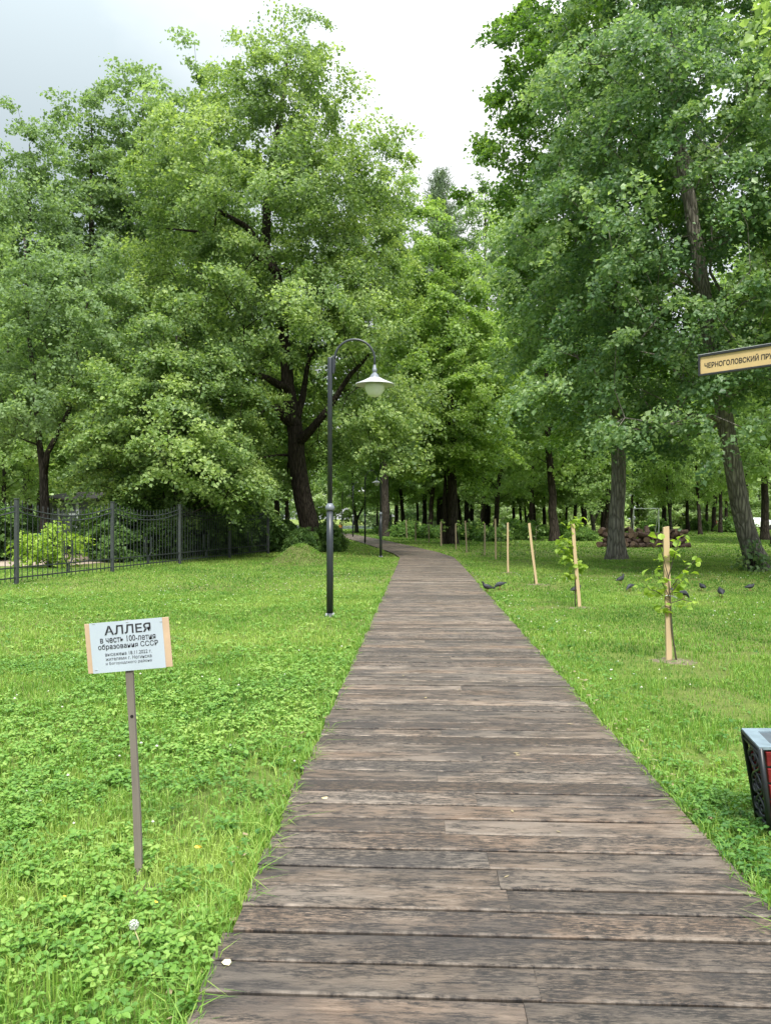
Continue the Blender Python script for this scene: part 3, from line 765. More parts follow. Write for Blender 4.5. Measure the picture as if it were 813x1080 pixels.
for fy, sg_ in ((0, -1), (1, 1)):
    for k in range(5):
        z0 = .435 - .012 - (k + 1) * .066 - k * .012 + .0; z1 = z0 + .066; e = Vector((0, .009 * sg_, 0)); b = MB()
        q = [bc(.045, fy, z0), bc(.955, fy, z0)]; q2 = [bc(.045, fy, z1), bc(.955, fy, z1)]
        b.hexa([q[0] + e, q[1] + e, q[1] - e, q[0] - e], [q2[0] + e, q2[1] + e, q2[1] - e, q2[0] - e])
        b.build('slat', M_red, bin_, False, .003)
b = MB(); q = bc(.2, 0, .388); b.box((q.x, q.y - .0115, q.z), (.07, .003, .03)); b.build('label_plate', M_chip, bin_)
b = MB()
zt = .446
oc = [bc(-.012, -.02, zt), bc(1.012, -.02, zt), bc(1.012, 1.02, zt), bc(-.012, 1.02, zt)]; ic = [bc(.13, .17, zt), bc(.87, .17, zt), bc(.87, .83, zt), bc(.13, .83, zt)]
for k in range(4):
    a, c, d, e = oc[k], oc[(k + 1) % 4], ic[(k + 1) % 4], ic[k]; dn = Vector((0, 0, -.012))
    b.hexa([a + dn, c + dn, d + dn, e + dn], [a, c, d, e])
b.build('rim', M_rim, bin_)
b = MB(); b.hexa([bc(.14, .18, .06), bc(.86, .18, .06), bc(.86, .82, .06), bc(.14, .82, .06)], [bc(.132, .172, .438), bc(.868, .172, .438), bc(.868, .828, .438), bc(.132, .828, .438)])
b.build('liner', M_inner, bin_)

# ---- iron fence on the left
M_fpost = plain('grey_fence_post', (.05, .057, .06), .55, 0, .25, 12, .4)
M_fbar = plain('fence_bar', (.030, .036, .040), .55, 0, .2, 12, .4)
F0 = Vector((gx(18, 16.8), 16.8, 0)); F1 = Vector((gx(283, 31.), 31., 0)); fd = (F1 - F0).normalized(); SP = (F1 - F0).length / 4; fa = math.atan2(fd.y, fd.x)
fen = empty('iron_fence', F0.to_tuple(), fa, 'dark iron fence with grey posts and scalloped bars at left', 'fence')
for k in range(-2, 5):
    b = MB(); w = .078
    b.box((k * SP, 0, .90), (w, w, 1.9)); b.box((k * SP, 0, 1.862), (w + .02, w + .02, .022)); b.build('post', M_fpost, fen, False, .006)
    if k < 4:
        b = MB(); x0, x1 = k * SP + .09, (k + 1) * SP - .09; nb = 20
        topz = lambda u: 1.50 + .20 * (2 * u - 1) ** 2
        for i in range(nb):
            u = (i + .5) / nb; x = x0 + (x1 - x0) * u; zt_ = topz(u) + .10
            b.box((x, 0, (zt_ + .06) / 2), (.013, .013, zt_ - .06))
            b.tube([(x, 0, zt_), (x, 0, zt_ + .06)], [.014, .002], 4)
        for off in (0, -.12):
            b.tube([(x0 + (x1 - x0) * u - (.03 if u == 0 else -.03 if u == 1 else 0), 0, topz(u) + off) for u in np.linspace(0, 1, 13)], .014, 4)
        for z in (.14, .36): b.box(((x0 + x1) / 2, 0, z), (x1 - x0 + .1, .02, .03))
        xm = (x0 + x1) / 2
        for s_ in (-1, 1):
            b.tube([(xm + s_ * .03, .012, .12), (xm + s_ * .03, .012, .33), (xm + s_ * .16, .012, .46), (xm + s_ * .16, .012, .9)], .016, 5)
        b.build('railing', M_fbar, fen)

# ---- stakes and saplings on the right
M_stake = plain('fresh_stake_wood', (.50, .375, .225), .7, 0, .22, 6, .25, .2, (1, 1, .08))
M_stakeg = plain('grey_stake_wood', (.36, .29, .20), .75, 0, .2, 6, .25, .2, (1, 1, .08))
M_tie = plain('white_tie', (.75, .77, .8), .6)
def make_stake(h, w, mat, sd_):
    r = random.Random(sd_); b = MB(); th = .028; n = 4
    for i in range(n):
        z0, z1 = -.2 + (h + .2) * i / n, -.2 + (h + .2) * (i + 1) / n
        a = w / 2
        o0, o1 = .004 * math.sin(z0 * 4 + sd_), .004 * math.sin(z1 * 4 + sd_)
        sl = .012 if i == n - 1 else 0
        b.hexa([(-a + o0, -th / 2, z0), (a + o0, -th / 2, z0), (a + o0, th / 2, z0), (-a + o0, th / 2, z0)], [(-a + o1, -th / 2, z1 - sl), (a + o1, -th / 2, z1), (a + o1, th / 2, z1), (-a + o1, th / 2, z1 - sl)])
    return b.mesh('wooden_stake', mat)
def leafset(pts, size, rg, outw=.6):
    """one leaf per point, drooping"""
    P = np.array(pts); n = len(P)
    nrm = np.array([0, 0, .8]) + rg.normal(0, .5, (n, 3)); nrm /= np.linalg.norm(nrm, axis=1, keepdims=True)
    d = rg.normal(0, 1, (n, 3)); d[:, 2] -= .5; d -= nrm * np.sum(d * nrm, 1, keepdims=True); d /= np.linalg.norm(d, axis=1, keepdims=True)
    s = np.cross(nrm, d); L = size * rg.uniform(.6, 1.3, n)[:, None]; W = L * .85
    v = np.empty((n, 8, 3)); up = nrm * L * .1
    v[:, 0] = P; v[:, 1] = P + d * L * .22 + s * W * .46 + up; v[:, 2] = P + d * L * .62 + s * W * .40 + up; v[:, 3] = P + d * L - nrm * L * .15
    v[:, 4] = P + d * L * .62 - s * W * .40 + up; v[:, 5] = P + d * L * .22 - s * W * .46 + up; v[:, 6] = P + d * L * .28; v[:, 7] = P + d * L * .65
    b = (np.arange(n) * 8)[:, None]
    c = (b + np.array([0, 6, 1, 1, 6, 2, 6, 7, 2, 2, 7, 3, 0, 5, 6, 5, 4, 6, 6, 4, 7, 4, 3, 7])).ravel()
    return v.reshape(-1, 3), c, np.repeat(np.clip(.5 + rg.normal(0, .22, n), 0, 1), 8)
def make_sapling(loc, h, branches, nl, size, sd_, label, lean=(0, 0), mat=None):
    rd = random.Random(sd_); rg = np.random.default_rng(sd_)
    t = empty('sapling', loc, 0, label, 'sapling', 'young lindens planted beside stakes on the right lawn')
    b = MB(); pts = [(lean[0] * u + .012 * math.sin(5 * u + sd_), lean[1] * u, -.05 + (h + .05) * u) for u in np.linspace(0, 1, 9)]
    b.tube(pts, list(np.linspace(.010, .004, 9)), 6)
    lp = []
    for (f, dx, dy, dz) in branches:
        k = f * 8; i = int(k); a = Vector(pts[min(i, 8)]).lerp(Vector(pts[min(i + 1, 8)]), k - i)
        e = a + Vector((dx, dy, dz)); m = (a + e) / 2 + Vector((0, 0, .03))
        b.tube([a, m, e], [.005, .004, .002], 5, False)
        q = max(3, int(nl / len(branches)))
        for _ in range(q):
            u = rd.uniform(.25, 1.08); lp.append(a.lerp(e, u) + Vector((rd.gauss(0, .035), rd.gauss(0, .035), rd.gauss(0, .03))))
    b.build('stem', B_twig, t, True)
    v, c, tt = leafset(lp, size, rg); link('foliage', np_mesh('foliage', v, c, 3, mat or L_young, tt), t)
    return t
SG = 'wooden stakes marking the row of saplings'
stakes = [  # base px, base y, top px, top y, width, label
 (704.5, 697, 702, 555, .058, 'nearest pale flat wooden stake with a white tie'),
 (610.5, 641, 603.5, 552, .052, 'second wooden stake in the row, leaning left'),
 (565.5, 616.5, 557.5, 551, .05, 'third wooden stake in the row, leaning left, bright'),
 (535.5, 604, 535, 551, .045, 'fourth thin wooden stake in the row beside path'),
 (522.8, 590.5, 522, 547, .055, 'fifth wooden stake in the row, before pale trunk'),
 (511, 586, 511, 552, .05, 'sixth thin darker wooden stake in the row'),
 (492, 582.5, 490.5, 549, .055, 'seventh wooden stake in the row, near double trunk'),
 (480.7, 580, 480.4, 552, .06, 'eighth wooden stake, just right of the double trunk'),
 (465, 576, 465, 550, .08, 'ninth wooden stake, just left of the double trunk'),
 (452.4, 572.5, 452, 553, .07, 'tenth wooden stake far down the row'),
 (438.3, 571, 438, 552, .08, 'eleventh wooden stake near the bend of the boardwalk'),
 (429, 567.5, 428, 548, .08, 'last and farthest wooden stake in the row')]
ST = []
M_dug = plain('dug_soil', (.17, .15, .095), .95, 0, .55, 30, .1, 1.)
for k, (bx, by, tx, ty, w, lb) in enumerate(stakes):
    x, d = gp(bx, by); h = gz(ty, d)
    o = link('wooden_stake', make_stake(h, w, M_stake if k < 5 else M_stakeg, k)); o.location = (x, d, 0)
    o.rotation_euler = (0, math.atan2(gx(tx, d) - x, h), .15 * math.sin(k * 3)); tag(o, lb, 'stake', SG); ST.append((x, d, h))
x, d, h = ST[0]
b = MB(); b.tube([(x - .04 - .004, d - .02, .66), (x - .02, d - .024, .665), (x + .045, d - .022, .655), (x + .07, d - .03, .64), (x + .05, d + .022, .65), (x - .045, d + .022, .66), (x - .045, d - .02, .66)], .006, 6)
tag(b.build('tie', M_tie, None, True), 'white string tie binding the sapling to the nearest stake', 'tie')
make_sapling((x + .075, d - .03, 0), .86, [(.98, -.16, -.05, .5), (.75, -.19, -.04, .30), (.72, -.26, .05, .14), (.8, .16, 0, .16), (.85, .27, .02, .30), (.99, .12, -.02, .42), (.7, .20, -.05, .02), (.65, -.12, 0, -.02)], 95, .088, 3, 'sapling tied to the nearest stake with sparse yellow green leaves', (-.10, 0))
x, d, h = ST[1]
make_sapling((x - .04, d + .05, 0), 1.38, [(.9, -.10, 0, .16), (.95, .05, 0, .10), (.75, -.20, 0, .06), (.7, -.26, .05, -.03), (.65, -.14, 0, -.06), (.55, -.22, 0, .02), (.5, .08, 0, .0), (.4, -.12, 0, 0)], 170, .10, 4, 'leafy yellow green sapling behind the second leaning stake', (-.02, 0))
for (x_, d_, h_), r0, lb in zip(ST[:4], (.26, .24, .26, .28), ('nearest', 'second', 'third', 'fourth')):
    b = MB(); vs = [(0, 0, .022)]
    for j in range(26):
        a = j * 2 * math.pi / 26; r = r0 * random.uniform(.75, 1.2); vs.append((1.25 * r * math.cos(a), r * math.sin(a), -.008))
    b.add(vs, [(0, 1 + j, 1 + (j + 1) % 26) for j in range(26)])
    o = b.build('bare_ground', M_dug, None, True); o.location = (x_ + .05, d_, 0)
    tag(o, 'patch of dug pale soil around the %s stake' % lb, 'ground', kind='structure')
names = ['third', 'fourth', 'fifth', 'sixth', 'seventh', 'eighth', 'ninth', 'tenth', 'eleventh', 'last']
for k in range(2, 12):
    x, d, h = ST[k]
    dn = [12, 40, 40, 80, 50, 26, 50, 26, 90, 60][k - 2]
    make_sapling((x + random.uniform(-.15, .2), d + .12, 0), 1.25, [(f, random.uniform(-.25, .25), random.uniform(-.2, .2), random.uniform(.0, .15)) for f in (.6, .7, .8, .9, .99)], dn, .10, 20 + k, 'young thin leaved sapling beside the %s stake of the row' % names[k - 2], (.02, 0), L_hero)

# ---- pigeons
M_pig = plain('pigeon_dark', (.022, .024, .03), .55, 0, .5, 18, .4)
M_pigg = plain('pigeon_grey', (.036, .041, .05), .6, 0, .4, 18, .4)
M_pink = plain('pigeon_leg', (.32, .09, .07), .6)
M_eye = plain('pigeon_eye', (.5, .16, .03), .3)
def pigeon_mesh(pose):
    # rings along the body: (x, z, ry, rz); tail at -x, beak at +x
    if pose == 'up':
        rg_ = [(-.175, .095, .018, .004), (-.13, .105, .024, .009), (-.09, .117, .034, .024), (-.045, .128, .050, .045), (.0, .135, .058, .056), (.045, .145, .052, .055), (.075, .168, .037, .040), (.088, .195, .025, .026), (.094, .222, .022, .023), (.105, .240, .021, .020), (.120, .240, .015, .014), (.130, .236, .006, .006), (.150, .229, .002, .002)]
    elif pose == 'feed':
        rg_ = [(-.165, .155, .018, .004), (-.12, .152, .024, .010), (-.08, .148, .036, .026), (-.04, .140, .052, .045), (.005, .130, .058, .055), (.05, .118, .050, .050), (.085, .098, .034, .034), (.108, .076, .024, .024), (.122, .056, .021, .021), (.132, .042, .019, .018), (.138, .030, .012, .012), (.141, .022, .005, .005), (.146, .008, .002, .002)]
    else:
        rg_ = [(-.15, .075, .018, .004), (-.11, .085, .026, .012), (-.07, .10, .042, .035), (-.03, .110, .058, .055), (.01, .115, .064, .062), (.05, .120, .055, .056), (.075, .136, .038, .038), (.088, .155, .026, .025), (.098, .168, .022, .021), (.110, .172, .019, .017), (.122, .170, .011, .011), (.130, .167, .005, .005), (.148, .161, .002, .002)]
    b = MB(); n = 12; vs = []
    for i, (x, z, ry, rz) in enumerate(rg_):
        a_, c_ = rg_[max(0, i - 1)], rg_[min(len(rg_) - 1, i + 1)]
        t = Vector((c_[0] - a_[0], 0, c_[1] - a_[1])).normalized(); up = Vector((-t.z, 0, t.x))
        for j in range(n):
            a = 2 * math.pi * j / n; vs.append(Vector((x, 0, z)) + Vector((0, 1, 0)) * ry * math.cos(a) + up * rz * math.sin(a))
    k = len(rg_); fs = [(i * n + j, i * n + (j + 1) % n, (i + 1) * n + (j + 1) % n, (i + 1) * n + j) for i in range(k - 1) for j in range(n)]
    fs += [tuple(range(n))[::-1], tuple((k - 1) * n + j for j in range(n))]
    b.add(vs, fs)
    return b, rg_
def make_pigeon(pose, mat, wing):
    t = empty('pigeon'); tag(t, 'dark pigeon on the lawn', 'pigeon', 'pigeons feeding on the lawn')
    b, rg_ = pigeon_mesh(pose); o = b.build('body', mat, t, True); m = o.modifiers.new('s', 'SUBSURF'); m.levels = m.render_levels = 1
    tz = rg_[0][1] + .01
    for s in (-1, 1):
        w = MB(); q = [(.045, s * .050, rg_[5][1] + .018), (.0, s * .061, rg_[4][1] + .03), (-.06, s * .050, rg_[3][1] + .022), (-.155, s * .016, tz + .008), (-.07, s * .054, rg_[3][1] - .012), (.0, s * .064, rg_[4][1] - .014), (.045, s * .056, rg_[5][1] - .012)]
        w.add(q + [(-.02, s * .068, rg_[4][1] + .008)], [(i, (i + 1) % 7, 7) if s > 0 else ((i + 1) % 7, i, 7) for i in range(7)])
        w.build('wing', wing, t, True)
        l = MB(); l.tube([(.0, s * .022, .09), (.006, s * .022, .045), (.002, s * .022, .006)], [.007, .004, .004], 6)
        for a in (-.5, 0, .5, math.pi): l.tube([(.002, s * .022, .005), (.002 + .028 * math.cos(a), s * .022 + .028 * math.sin(a), .003)], [.0035, .002], 5)
        l.build('leg', M_pink, t, True)
        e = MB(); hx, hz = rg_[9][0], rg_[9][1]; e.lathe([(.0, -.003), (.003, -.0015), (.003, .0015), (.0, .003)], (hx, s * (rg_[9][2] - .001), hz + .004), 8); e.build('eye', M_eye, t)
    return t
pg_up = make_pigeon('up', M_pig, M_pig); pg_fd = make_pigeon('feed', M_pigg, M_pigg); pg_sq = make_pigeon('sit', M_pig, M_pigg)
PG = [(pg_up, 514, 626, 170, 1.1, 'black pigeon standing on the right edge of the boardwalk'), (pg_fd, 527, 622.5, 185, 1.1, 'grey pigeon feeding in the grass just beside the boardwalk edge'),
      (pg_sq, 607, 627, 20, 1.1, 'dark pigeon partly behind the second stake'), (pg_up, 654, 617, 35, 1.15, 'upright dark pigeon below the straight grey trunk'),
      (pg_fd, 664, 624, 215, 1.0, 'small dark pigeon feeding right of the upright one'), (pg_sq, 708.5, 629, 140, 1.05, 'dark pigeon just right of the nearest stake'),
      (pg_fd, 719.5, 633, 20, 1.2, 'pigeon with pale wing edge right of the nearest stake'), (pg_sq, 740, 623.5, 100, 1.0, 'grey pigeon crouching halfway between stake and leaning trunk'),
      (pg_sq, 759.5, 630.5, 80, 1.2, 'round dark pigeon seen from behind on the open lawn'), (pg_sq, 790, 623.5, 0, .95, 'flat resting pigeon below the leaning trunk')]
seen = set()
for src, px, y, rz, sc, lb in PG:
    x, d = gp(px, y); z = TOP if path_dist(np.array([x]), np.array([d]))[0] < 0 else .012
    if src.name not in seen:
        seen.add(src.name); src.location = (x, d, z); src.rotation_euler = (0, 0, R(rz)); src.scale = (sc * .8,) * 3; src['label'] = lb
    else: dup(src, (x, d, z), R(rz), sc * .8, lb)

# ---- firewood heap
M_lbark = plain('log_bark', (.075, .05, .038), .9, 0, .6, 12, .15, .5)
M_lend = plain('log_end', (.17, .115, .08), .85, 0, .3, 14, .15)
def log_mesh(sd_):
    r = random.Random(sd_); b = MB(); n = 9; L = r.uniform(.42, .62); rad = r.uniform(.085, .15)
    ph = r.random() * 6
    rr = [rad * (1 + .12 * math.sin(2 * j * 6.283 / n + ph) + r.gauss(0, .05)) for j in range(n)]
    vs = [(x, rr[j] * math.cos(j * 6.283 / n), rr[j] * math.sin(j * 6.283 / n)) for x in (-L / 2, L / 2) for j in range(n)]
    b.add(vs, [(j, (j + 1) % n, n + (j + 1) % n, n + j) for j in range(n)], 0); b.add(vs, [tuple(range(n))[::-1], tuple(n + j for j in range(n))], 1)
    return b.mesh('firewood_log', [M_lbark, M_lend], False)
LM = [log_mesh(k) for k in range(6)]
rd = random.Random(4); dF = 37.5; xa, xb = gx(632, dF), gx(729, dF)
for lay in range(4):
    nn = 21 - lay * 3
    for k in range(nn):
        if lay and rd.random() < .16: continue
        u = (k + .5 * (lay % 2) + rd.uniform(-.2, .2)) / nn
        xx = xa + (xb - xa) * (.03 + .94 * u); hz = .11 + lay * .235 - .10 * max(0, u - .75) * lay
        o = link('firewood_log', LM[rd.randrange(6)]); yaw = rd.choice((rd.gauss(1.57, .5), rd.gauss(0, .5), rd.gauss(.8, .5)))
        o.location = (xx, dF + lay * .12 + rd.uniform(-.2, .2), hz + rd.uniform(-.04, .05)); o.rotation_euler = (rd.random() * 6, rd.gauss(0, .28), yaw)
        tag(o, 'brown sawn log lying in the firewood heap behind the grey trunk', 'log', 'logs in the firewood heap')

# ---- football goal, barrier, far car, shed, cabinet, soil heap, child
M_white = plain('white_paint', (.72, .74, .74), .45, 0, .06, 5, .4)
dG = 74.; gl = empty('football_goal', (gx(681, dG), dG, 0), 0, 'small white football goal frame beyond the firewood heap', 'goal')
gw = gx(694, dG) - gx(667.5, dG); gh = gz(536.8, dG)
for s in (-1, 1):
    b = MB(); b.box((s * gw / 2, 0, gh / 2), (.085, .085, gh)); b.build('post', M_white, gl, False, .01)
    b = MB(); b.tube([(s * gw / 2, .05, gh - .1), (s * gw / 2, 1.0, .05), (s * gw / 2, .05, .05)], .04, 6); b.build('side_brace', M_white, gl)
b = MB(); b.box((0, 0, gh + .043), (gw + .085, .085, .08)); b.build('crossbar', M_white, gl, False, .01)
M_orange = plain('orange_plastic', (.62, .14, .05), .5)
dB = 88.; br = empty('barrier', (gx(759.5, dB), dB, 0), 0, 'orange slatted barrier seen between far trunks at right', 'barrier')
for k in range(4):
    b = MB(); b.box((-.55 + k * .37, 0, .55), (.24, .05, 1.1)); b.build('slat', M_orange, br, False, .01)
for z in (.25, .9):
    b = MB(); b.box((0, .045, z), (1.5, .035, .09)); b.build('rail', M_white, br)
# car
dC = 92.; M_cglass = plain('car_glass', (.03, .035, .04), .1, 0, .1, 3, .7); M_tyre = plain('tyre', (.02, .02, .02), .8)
car = empty('parked_car', (gx(797, dC), dC, 0), R(12), 'white parked car glimpsed between the far trunks at right', 'car')
prof = [(-2.1, .35), (-2.15, .75), (-1.75, .92), (-1.15, 1.0), (-.55, 1.42), (.75, 1.45), (1.45, 1.05), (2.0, .95), (2.1, .35)]
b = MB(); n = len(prof); b.add([(x, s * (.86 if z < 1.1 else .68), z) for s in (-1, 1) for x, z in prof], [tuple(range(n))[::-1], tuple(n + j for j in range(n))] + [(j, (j + 1) % n, n + (j + 1) % n, n + j) for j in range(n)]); b.build('body', M_white, car, False, .04)
b = MB(); b.add([(x, -.80 + (.10 if z > 1.2 else 0), z) for x, z in ((-1.0, 1.04), (1.2, 1.04), (.7, 1.38), (-.5, 1.36))], [(0, 1, 2, 3)]); b.build('window', M_cglass, car)
for sx_ in (-1.3, 1.35):
    for sy_ in (-1, 1):
        b = MB(); b.tube([(sx_, sy_ * .70, .32), (sx_, sy_ * .89, .32)], .32, 14); b.build('wheel', M_tyre, car)
# shed
M_wall = plain('shed_wall', (.13, .15, .14), .85, 0, .2, 3, .2); M_roof = plain('shed_roof', (.035, .033, .032), .8); M_wf = plain('pale_window_frame', (.42, .47, .48), .6)
M_glass = plain('dim_pane', (.06, .075, .07), .15, 0, .3, 2, .6)
dS = 37.5; sh = empty('shed', (gx(73, dS), dS, 0), R(-6), 'small grey shed with pale framed window behind the fence', 'shed')
b = MB(); b.box((0, 1.3, 1.15), (2.6, 2.6, 2.3)); b.build('wall', M_wall, sh)
b = MB(); b.hexa([(-1.55, -.4, 2.303), (1.55, -.4, 2.303), (1.55, 3.0, 2.303), (-1.55, 3.0, 2.303)], [(-1.55, -.4, 2.38), (1.55, -.4, 2.38), (1.55, 3.0, 2.8), (-1.55, 3.0, 2.8)]); b.build('roof', M_roof, sh)
w = MB(); wx0, wx1, wz0, wz1 = -.50, .46, .45, 2.12
w.box((wx0, -.03, (wz0 + wz1) / 2), (.11, .06, wz1 - wz0)); w.box((wx1, -.03, (wz0 + wz1) / 2), (.15, .06, wz1 - wz0))
for z in (wz0 - .04, 1.62, wz1 + .04): w.box(((wx0 + wx1) / 2, -.03, z), (wx1 - wx0 + .16, .058, .075))
wo = w.build('window', M_wf, sh)
g_ = MB(); g_.box(((wx0 + wx1) / 2, -.006, (wz0 + wz1) / 2), (wx1 - wx0 - .1, .01, wz1 - wz0)); g_.build('pane', M_glass, wo)
M_teal = plain('teal_metal', (.025, .12, .115), .5, 0, .2, 6, .4)
dM = 27.; cb = empty('metal_cabinet', (gx(49, dM), dM, 0), R(8), 'teal metal cabinet half hidden by the pale bush', 'cabinet')
b = MB(); b.box((-.01, 0, .56), (.56, .4, .62)); b.build('body', M_teal, cb, False, .01)
b = MB(); b.box((-.01, 0, .885), (.64, .48, .03)); b.build('lid', M_teal, cb, False, .008)
for s in (-1, 1):
    b = MB(); b.box((s * .135 - .01, -.207, .56), (.25, .014, .56)); b.build('door', M_teal, cb, False, .004)
    for q in (-1, 1):
        b = MB(); b.box((s * .24 - .01, q * .16, .12), (.05, .05, .262)); b.build('leg', M_fbar, cb)
b = MB(); dH = 31.; vs = [(0, 0, .72)]
for i in range(1, 7):
    for j in range(18):
        a = j * 6.283 / 18; r = i / 6
        vs.append((.62 * r * math.cos(a), .5 * r * math.sin(a), .72 * math.cos(r * 1.57) * (1 + .25 * (vnoise(np.array([a * 2]), np.array([r * 3]), .5)[0] - .5)) - .02))
b.add(vs, [(0, 1 + j, 1 + (j + 1) % 18) for j in range(18)] + [(1 + (i - 1) * 18 + j, 1 + i * 18 + j, 1 + i * 18 + (j + 1) % 18, 1 + (i - 1) * 18 + (j + 1) % 18) for i in range(1, 6) for j in range(18)])
o = b.build('soil_heap', plain('dark_soil', (.022, .022, .025), .85, 0, .4, 10, .2, .8), None, True); o.location = (gx(83, dH), dH, 0)
tag(o, 'dark heap standing behind the fence below the shed', 'heap')
# post with a small box far off by the path
dP = 68.; pp = empty('marker_post', (gx(412, dP), dP, 0), 0, 'thin dark post topped with a small box beyond the bend', 'post')
b = MB(); b.tube([(0, 0, -.1), (0, 0, 1.35)], .05, 8); b.build('pole', M_fbar, pp)
b = MB(); b.box((0, 0, 1.55), (.22, .12, .4)); b.build('box', M_fbar, pp, False, .01)

# child in an orange top near the far lamps
def skin_body(name, verts, edges, radii, mat, parent, root=0, lv=1):
    me = bpy.data.meshes.new(name); me.from_pydata(verts, edges, []); me.materials.append(mat)
    o = link(name, me, parent); m = o.modifiers.new('skin', 'SKIN')
    for i, r in enumerate(radii): me.skin_vertices[0].data[i].radius = (r, r) if not hasattr(r, '__len__') else r
    me.skin_vertices[0].data[root].use_root = True
    s = o.modifiers.new('sub', 'SUBSURF'); s.levels = s.render_levels = lv
    for p in me.polygons: p.use_smooth = True
    return o
M_skin = plain('skin', (.50, .33, .25), .6); M_top = plain('orange_cloth', (.62, .30, .06), .85); M_trs = plain('dark_cloth', (.02, .022, .03), .9); M_hair = plain('brown_hair', (.05, .035, .022), .8)
dK = 66.; kid = empty('person', (gx(358.8, dK), dK, 0), R(-25), 'child in orange top and dark trousers beside the far lamps', 'person')
s = 1.02 / 1.02
V_ = [(0, 0, .52), (0, .0, .62), (0, .0, .76), (0, -.005, .83), (0, -.01, .88), (0, -.015, .945), (0, -.01, 1.0),
      (.06, 0, .50), (.07, -.02, .28), (.075, .0, .05), (.075, -.07, .03), (-.06, 0, .50), (-.07, .03, .28), (-.08, .05, .05), (-.08, -.02, .03),
      (.115, 0, .77), (.15, .01, .63), (.14, -.05, .50), (.138, -.065, .455), (-.115, 0, .77), (-.155, .01, .63), (-.14, -.03, .50), (-.138, -.045, .455)]
E_ = [(0, 1), (1, 2), (2, 3), (3, 4), (4, 5), (5, 6), (0, 7), (7, 8), (8, 9), (9, 10), (0, 11), (11, 12), (12, 13), (13, 14), (2, 15), (15, 16), (16, 17), (17, 18), (2, 19), (19, 20), (20, 21), (21, 22)]
Rr = [.075, .07, .075, .035, .05, .075, .055, .055, .042, .028, .024, .055, .042, .028, .024, .035, .028, .022, .02, .035, .028, .022, .02]
skin_body('body', V_, E_, Rr, M_skin, kid, 0, 2)
skin_body('top', [V_[0], V_[1], V_[2], (0, 0, .81), V_[15], V_[16], V_[19], V_[20]], [(0, 1), (1, 2), (2, 3), (2, 4), (4, 5), (2, 6), (6, 7)], [.10, .092, .09, .05, .05, .042, .05, .042], M_top, kid, 0, 2)
skin_body('trousers', [(0, 0, .52), V_[7], V_[8], (.075, 0, .09), V_[11], V_[12], (-.08, .045, .09)], [(0, 1), (1, 2), (2, 3), (0, 4), (4, 5), (5, 6)], [.088, .066, .053, .042, .066, .053, .042], M_trs, kid, 0, 2)
b = MB(); b.lathe([(.02, 1.085), (.062, 1.06), (.085, 1.01), (.086, .96), (.076, .93)][::-1], (0, .006, 0), 14); b.build('hair', M_hair, kid, True)

# dandelion clock and fallen yellow leaves
M_seed = plain('dandelion_fluff', (.50, .53, .47), .9); M_stalk = plain('dry_stalk', (.42, .40, .20), .7)
x, d = gp(147, 1008); dn = empty('dandelion', (x, d, 0), 0, 'white dandelion clock in the weeds left of the boardwalk', 'dandelion')
b = MB(); b.tube([(0, 0, 0), (.005, 0, .05), (-.014, .0, .098)], .0022, 6); b.build('stalk', M_stalk, dn, True)
b = MB(); rg = np.random.default_rng(2)
for k in range(70):
    v = Vector(rg.normal(0, 1, 3)).normalized(); c0 = Vector((-.014, 0, .108))
    p, q = c0 + v * .003, c0 + v * .015; b.tube([p, q], [.0002, .0005], 3, False)
    s1 = v.orthogonal() * .0026; s2 = v.cross(s1); b.add([q + s1, q + s2, q - s1, q - s2, q + v * .002], [(0, 1, 4), (1, 2, 4), (2, 3, 4), (3, 0, 4)])
b.build('seed_head', M_seed, dn)
M_yel = plain('yellow_leaf', (.62, .45, .05), .6, 0, .2, 30); M_pal = plain('pale_leaf', (.58, .50, .30), .6, 0, .2, 30)
def fallen(px, y, z, sz, mat, lb):
    x, d = gp(px, y); v, c, tt = leafset([(0, 0, 0)], sz, np.random.default_rng(int(px)))
    v[:, 2] *= .35; v[:, 2] -= v[:, 2].min()
    o = link('fallen_leaf', np_mesh('fallen_leaf', v, c, 3, mat)); o.location = (x, d, z); tag(o, lb, 'leaf', 'fallen leaves')
fallen(346, 851, TOP + .004, .035, M_pal, 'single pale fallen leaf lying on the boardwalk planks')
fallen(208, 908, .06, .035, M_yel, 'yellow fallen leaf in the weeds right of the sign')
fallen(165, 969, .06, .035, M_yel, 'yellow fallen leaf in the grass below the sign stake')
fallen(72, 962, .06, .03, M_yel, 'small yellow leaf in the weeds left of dandelion')
fallen(238, 1029, TOP + .004, .035, M_pal, 'pale sliver of leaf on the left end of a plank')

